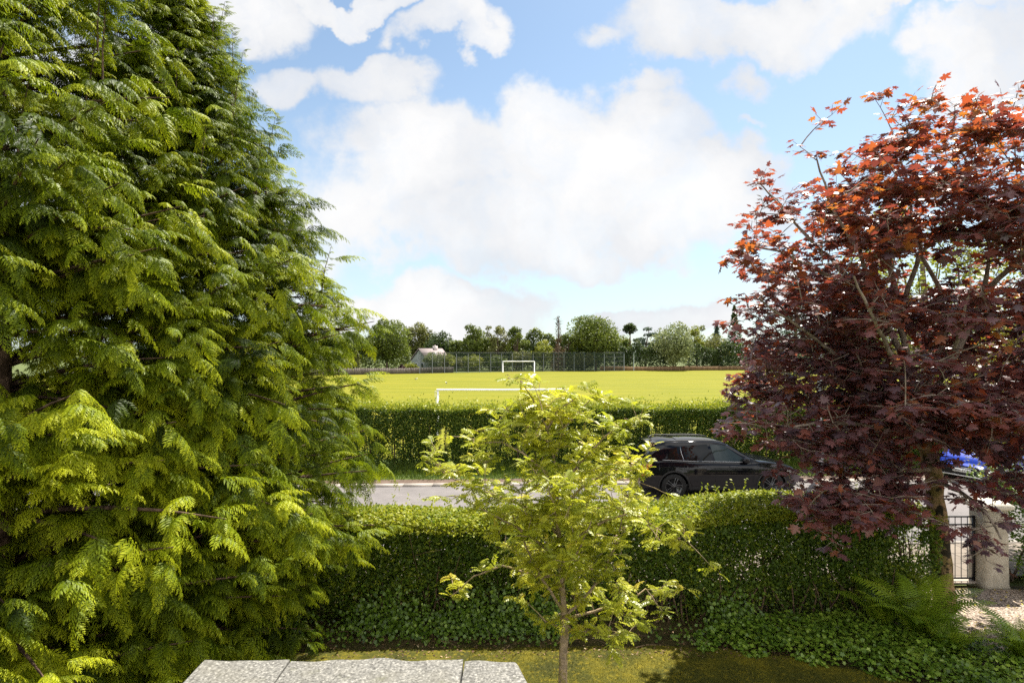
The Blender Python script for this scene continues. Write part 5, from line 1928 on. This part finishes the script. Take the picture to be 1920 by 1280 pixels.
def far_tree(name, label, cx, top, wid, Y, kind, mat, n=3200, size=.42, bot=.0, group=GRP, cat='tree', seed=None):
    H = EYE + (HZN - top) * Y / FPX - ZF
    W = wid * Y / FPX / 2 * 1.25
    if group == GRP and top > 608 and kind in ('round', 'airy', 'bush') and top < 650:
        H += 1.7
    X = (cx - 960) * Y / FPX
    r = np.random.default_rng(seed if seed is not None else int(cx * 7 + top))
    n = int(n * 1.7)
    root = empty(name, (X, Y, ZF), label, cat, group)
    tr, P, T, U = MB(), [], [], []
    tm = M_brown

    def cards(c, rad, k, t0, lo=.55):
        v = norm(r.normal(size=(k, 3)))
        q = np.array(c) + v * np.array(rad) * (r.uniform(0, 1, k) ** .4 * (1 - lo) + lo)[:, None]
        P.append(q); T.append(np.full(k, t0)); U.append(v)
    if kind in ('round', 'airy', 'bush', 'willow'):
        z0 = H * (.02 if kind == 'bush' else .14)
        nl = {'round': 34, 'airy': 26, 'bush': 20, 'willow': 34}[kind]
        tr.tube([(0, 0, 0), (.1, 0, H * .35), (r.normal(0, .2), 0, H * .8)], [max(.12, H * .022), H * .015, .03], 7)
        for i in range(nl):
            v = norm(r.normal(size=3))
            k = r.uniform(.35, .80)
            zc = z0 + (H - z0) * .5
            c = np.array([v[0] * W * k, v[1] * W * k, zc + v[2] * (H - z0) * .5 * k * 1.06])
            # broad shoulders, narrower foot
            f = 1.0 if c[2] > H * .4 else .82
            c[:2] *= f
            rr = W * r.uniform(.20, .36) * (.88 if kind == 'airy' else 1.0)
            rr = min(rr, max(.25, H - c[2]) * 1.0, max(.3, c[2] * .9))
            cards(c, (rr, rr, rr * (.9 if kind != 'willow' else 1.3)), int(n / nl), .5 + r.normal(0, .13), .35 if kind == 'airy' else .6)
            tr.tube([(0, 0, H * .3), c * .5 + [0, 0, H * .12], c], [.10, .06, .02], 4, cap=False)
        if kind != 'airy':
            cards((0, 0, zc), (W * .72, W * .72, (H - z0) * .40), n // 5, .42, .2)
    elif kind in ('cone', 'spruce', 'dead'):
        tr.tube([(0, 0, 0), (0, 0, H * .6), (0, 0, H * .99)], [H * .020, H * .013, .02], 6)
        k = n
        z = H * (.03 + .96 * r.uniform(0, 1, k) ** 1.2)
        prof = np.clip(1 - z / H, 0, 1) ** (.8 if kind == 'spruce' else .6)
        if kind == 'dead':
            prof = np.where(z < H * .42, 1.0, .55 * np.clip(1 - z / H, .05, 1) ** .35)
            for i in range(70):
                zz = H * r.uniform(.3, .98); a = r.uniform(0, 6.28); l = W * (.9 if zz < H * .5 else .55) * r.uniform(.5, 1.1)
                tr.tube([(0, 0, zz), (l * math.cos(a), l * math.sin(a), zz + r.normal(0, .2) - .1 * l)], [.04, .012], 4, cap=False)
        lay = .55 + .45 * (np.abs(((z + .4 * r.normal(size=k)) / (H * .085)) % 1 - .5) * 2)
        a = r.uniform(0, 2 * np.pi, k)
        bump = .75 + .5 * vnoise(np.stack([np.cos(a) * 1.5, np.sin(a) * 1.5, z * .5], 1), 1.3, int(cx))
        rad = W * prof * (lay if kind != 'cone' else 1) * bump * r.uniform(.25, 1, k) ** .5
        q = np.stack([np.cos(a) * rad, np.sin(a) * rad, z - .25 * rad], 1)
        P.append(q); U.append(norm(q * [1, 1, 0] + [0, 0, .6]))
        if kind == 'dead':
            kk = r.uniform(size=k) < np.where(z > H * .45, .28, .8)
            P[-1], U[-1] = q[kk], U[-1][kk]
            T.append(np.where(z[kk] > H * .5, .35, .8) + r.normal(0, .08, kk.sum()))
        else:
            T.append(.45 + .35 * (bump - 1))
    elif kind == 'umbrella':
        tr.tube([(0, 0, 0), (.1, 0, H * .5), (0, 0, H * .9)], [.28, .22, .08], 7)
        for i in range(12):
            v = norm(r.normal(size=3))
            c = np.array([v[0] * W * .62, v[1] * W * .6, H * .88 + v[2] * H * .07 - .05 * H * abs(v[0])])
            cards(c, (W * .34, W * .34, H * .04), n // 16, .45 + r.normal(0, .1))
            tr.tube([(0, 0, H * .72), c], [.07, .03], 4, cap=False)
        for zz, l in ((.62, .8), (.56, .7), (.45, .9), (.40, .7)):
            a = r.uniform(0, 6.28)
            c = np.array([l * W * math.cos(a), l * W * math.sin(a) * .5, H * zz])
            cards(c, (W * .4, W * .4, H * .03), n // 16, .4)
            tr.tube([(0, 0, H * zz - .2), c], [.05, .02], 4, cap=False)
    elif kind == 'cedar':
        tr.tube([(0, 0, 0), (.1, 0, H * .5), (W * .3, 0, H * .97)], [.35, .22, .04], 7)
        for i in range(26):
            zz = r.uniform(.2, .97)
            a = r.uniform(0, 6.28)
            l = W * (1.05 - .75 * zz) * r.uniform(.5, 1.1)
            c = np.array([l * math.cos(a) + W * .3 * zz, l * math.sin(a), H * zz])
            tr.tube([(W * .3 * zz, 0, H * zz - .5), c], [.09, .03], 4, cap=False)
            cards(c, (W * .34, W * .3, .28), n // 26, .45 + r.normal(0, .1))
    P, T, U = np.concatenate(P), np.concatenate(T), np.concatenate(U)
    k = P[:, 2] > .05
    P, T, U = P[k], T[k], U[k]
    # ragged gaps
    g = vnoise(P, 1.1, int(cx) % 50)
    k = g > {'airy': .36, 'dead': .3, 'willow': .25}.get(kind, .20)
    P, T, U = P[k], T[k], U[k]
    m = len(P)
    up = norm(U * .8 + np.array([0, 0, .5]) + r.normal(0, .55, (m, 3)))
    dz = -.9 if kind == 'willow' else -.15
    d = norm(r.normal(0, 1, (m, 3)) + [0, 0, dz])
    s = size * r.uniform(.6, 1.35, m)
    cr = MB()
    cr.inst(KITE_V * [1, 1.25, 1], FOLD_F, frames(d, up) * s[:, None, None], P, np.clip(T + r.normal(0, .14, m) + .3 * (vnoise(P, .8, 3) - .5), 0, 1))
    tr.build('trunk', tm, root, True)
    cr.build('crown', TM[mat], root)
    return root


def far_hedge(name, label, x0, x1, top, Y, mat, n, size, group=None, depth=2.0):
    """informal mass of clipped conifers or laurel between two picture columns"""
    X0, X1 = (x0 - 960) * Y / FPX, (x1 - 960) * Y / FPX
    H = EYE + (HZN - top) * Y / FPX - ZF
    r = np.random.default_rng(int(x0 + x1))
    root = empty(name, ((X0 + X1) / 2, Y, ZF), label, 'hedge', group)
    x = r.uniform(X0, X1, n)
    hx = H * (.74 + .42 * vnoise(np.stack([x, x * 0, x * 0], 1), .45, 3) + .06 * np.sin(x * 1.3))
    z = hx * r.uniform(0, 1, n) ** .8
    bump = .5 * np.sin(x * 1.9) + .4 * vnoise(np.stack([x, z, z], 1), .8, 9)
    y = np.where(r.uniform(size=n) < .75, -depth / 2 - bump + np.abs(r.normal(0, .2, n)), r.uniform(-depth / 2, depth / 2, n))
    P = np.stack([x - (X0 + X1) / 2, y, z], 1)
    up = norm(np.array([0, -.5, .6]) + r.normal(0, .55, (n, 3)))
    cr = MB()
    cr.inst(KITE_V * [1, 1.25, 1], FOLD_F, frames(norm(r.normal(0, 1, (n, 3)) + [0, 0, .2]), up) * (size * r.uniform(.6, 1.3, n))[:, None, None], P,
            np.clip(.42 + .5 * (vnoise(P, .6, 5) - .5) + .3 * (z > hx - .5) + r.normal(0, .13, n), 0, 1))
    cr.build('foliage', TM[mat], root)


S = dict
far_tree('broadleaf_tree', 'mid green tree at the far left edge of the field', 652, 628, 66, 128, 'round', 'green')
far_tree('broadleaf_tree', 'taller green tree partly behind the cypress', 618, 606, 70, 150, 'round', 'olive')
far_tree('golden_conifer', 'small bronze conifer at the field edge left of the round tree', 668, 657, 20, 120, 'cone', 'olive', 900, .3, cat='conifer')
far_tree('garden_bush', 'light green bush low at the left end of the field', 648, 668, 30, 118, 'bush', 'yellow', 900, .3, cat='bush')
far_tree('broadleaf_tree', 'big round green tree left of the white house', 725, 611, 90, 131, 'round', 'green', 5200)
far_tree('broadleaf_tree', 'pointed crowned tree standing behind the white house', 780, 611, 56, 170, 'round', 'olive', 3000, .5)
far_tree('broadleaf_tree', 'dark green tree right of the house roof', 826, 632, 60, 160, 'round', 'dark', 3000, .45)
far_tree('garden_bush', 'deep red bush beside the house wall', 754, 684, 14, 134, 'bush', 'plum', 500, .25, cat='bush')
far_tree('garden_bush', 'yellow green bush in front of the white gable', 773, 680, 24, 134, 'bush', 'yellow', 700, .25, cat='bush')
far_tree('garden_bush', 'variegated pale shrub covering the end of the house roof', 812, 658, 40, 134, 'bush', 'pale', 1700, .3, cat='bush')
far_tree('garden_bush', 'yellowish shrub to the right of the house', 836, 660, 36, 137, 'bush', 'yellow', 1300, .3, cat='bush')
far_tree('garden_bush', 'olive shrub behind the left end of the mesh fence', 858, 668, 30, 140, 'bush', 'olive', 1000, .3, cat='bush')
far_tree('broadleaf_tree', 'narrow green tree left of the birch', 893, 616, 50, 148, 'round', 'green', 2600)
far_tree('birch_tree', 'tall thin birch with airy crown behind the far goal', 933, 609, 46, 146, 'airy', 'olive', 2400, .36)
far_tree('broadleaf_tree', 'loose topped tree just right of the birch', 968, 624, 46, 147, 'airy', 'green', 2400, .4)
far_tree('garden_bush', 'green undergrowth left of the far goal', 884, 662, 44, 141, 'bush', 'yellow', 1500, .32, cat='bush')
far_tree('garden_bush', 'green undergrowth behind the far goal', 930, 664, 50, 141.5, 'bush', 'green', 1500, .32, cat='bush')
far_tree('garden_bush', 'rounded undergrowth right behind the far goal post', 978, 656, 44, 142, 'bush', 'olive', 1500, .32, cat='bush')
far_tree('slim_conifer', 'thin dark spire between the loose tree and the dead conifer', 1000, 629, 9, 143, 'spruce', 'dark', 600, .3, cat='conifer')
far_tree('garden_bush', 'bright green bush left of the bare conifer', 1018, 645, 40, 144, 'bush', 'yellow', 1600, .34, cat='bush')
far_tree('bare_conifer', 'half dead brown conifer with a bare trunk', 1047, 592, 30, 143, 'dead', 'brown', 1700, .32, cat='conifer')
far_tree('broadleaf_tree', 'light green tree beside the bare conifer', 1066, 632, 40, 145, 'airy', 'green', 1900, .36)
far_tree('broadleaf_tree', 'largest tree of the row, a broad dense crown', 1117, 587, 104, 147, 'round', 'green', 7200, .42)
far_tree('broadleaf_tree', 'yellowish tree tucked behind the right of the largest tree', 1164, 634, 40, 158, 'round', 'yellow', 2000)
far_tree('garden_bush', 'green undergrowth under the largest tree', 1092, 660, 64, 143, 'bush', 'olive', 1800, .34, cat='bush')
far_tree('pine_tree', 'pine with a tuft of foliage on a tall bare trunk', 1181, 604, 24, 156, 'umbrella', 'dark', 1700, .36)
far_tree('cedar_tree', 'dark flat branched cedar right of the pine', 1210, 610, 42, 158, 'cedar', 'blue', 1900, .36)
far_tree('willow_tree', 'pale drooping tree in front of the laurel hedge', 1262, 604, 84, 145, 'willow', 'pale', 4600, .42)
far_tree('broadleaf_tree', 'yellow green tree rising behind the pale drooping tree', 1306, 599, 42, 160, 'airy', 'yellow', 2200, .42)
far_tree('dark_conifer', 'small dark conifer left of the tall spruce', 1344, 603, 30, 158, 'spruce', 'blue', 1700, .4, cat='conifer')
far_tree('spruce_tree', 'tall pointed spruce at the edge of the copper maple', 1377, 572, 44, 158, 'spruce', 'dark', 2400, .42, cat='conifer')
far_tree('broadleaf_tree', 'olive tree between the spruces and the laurel hedge', 1345, 634, 50, 152, 'bush', 'olive', 1500, .36)
far_tree('plum_tree', 'pinkish purple plum tree beyond the hedge, left of the maple crown', 1440, 612, 120, 46, 'airy', 'plum', 5000, .15, group=None)
far_tree('sapling', 'small green sapling beyond the hedge below the plum tree', 1428, 716, 56, 36, 'airy', 'yellow', 1100, .12, group=None, cat='sapling')
far_tree('lime_tree', 'tall light green tree beyond the hedge showing through the maple crown', 1735, 290, 280, 31, 'airy', 'yellow', 5000, .17, group=None)
far_tree('pine_tree', 'dark pine showing through the left of the maple crown', 1492, 528, 90, 120, 'spruce', 'blue', 2600, .42)
far_tree('broadleaf_tree', 'green tree far behind the maple crown', 1600, 590, 130, 140, 'round', 'green', 4200, .45)
far_tree('broadleaf_tree', 'olive tree seen low behind the maple crown', 1740, 600, 150, 135, 'round', 'olive', 4200, .45)
far_tree('broadleaf_tree', 'dark tree at the far right behind the golden tree', 1880, 590, 140, 130, 'round', 'dark', 4200, .45)
far_hedge('laurel_hedge', 'dark green laurel hedge behind the low brown fence', 1282, 1480, 646, 149, 'dark', 9000, .42)
far_hedge('conifer_hedge', 'row of dark clipped conifers behind the right of the mesh fence', 1160, 1250, 642, 147, 'dark', 4800, .40)
far_hedge('field_hedge', 'low dark hedge behind the mesh fence', 845, 1175, 628, 153, 'green', 22000, .5)
far_hedge('garden_hedge', 'green hedge behind the grey fence on the left', 560, 770, 652, 146, 'green', 8000, .42)
far_hedge('field_hedge', 'green hedge along the field behind the maple', 1470, 1960, 640, 151, 'dark', 9000, .5)
# far off wood, bluish, low on the skyline
n = 22000
r = np.random.default_rng(77)
x = r.uniform(-170, 230, n)
top = 6.0 + 2.0 * vnoise(np.stack([x, x * 0, x * 0], 1), .06, 1) + 2 * vnoise(np.stack([x, x * 0, x * 0], 1), .3, 2)
P = np.stack([x, 260 + r.uniform(-6, 6, n), top * r.uniform(0, 1, n) ** .7 - .3], 1)
mb = MB()
mb.inst(KITE_V * [1, 1.3, 1], FOLD_F, frames(rand_dir(n), norm(np.array([0, -.5, .6]) + r.normal(0, .5, (n, 3)))) * r.uniform(.7, 1.4, n)[:, None, None], P, np.clip(r.normal(.5, .2, n), 0, 1))
tag(mb.build('far_wood', TM['blue']), 'distant low wood on the skyline', None, kind='stuff')
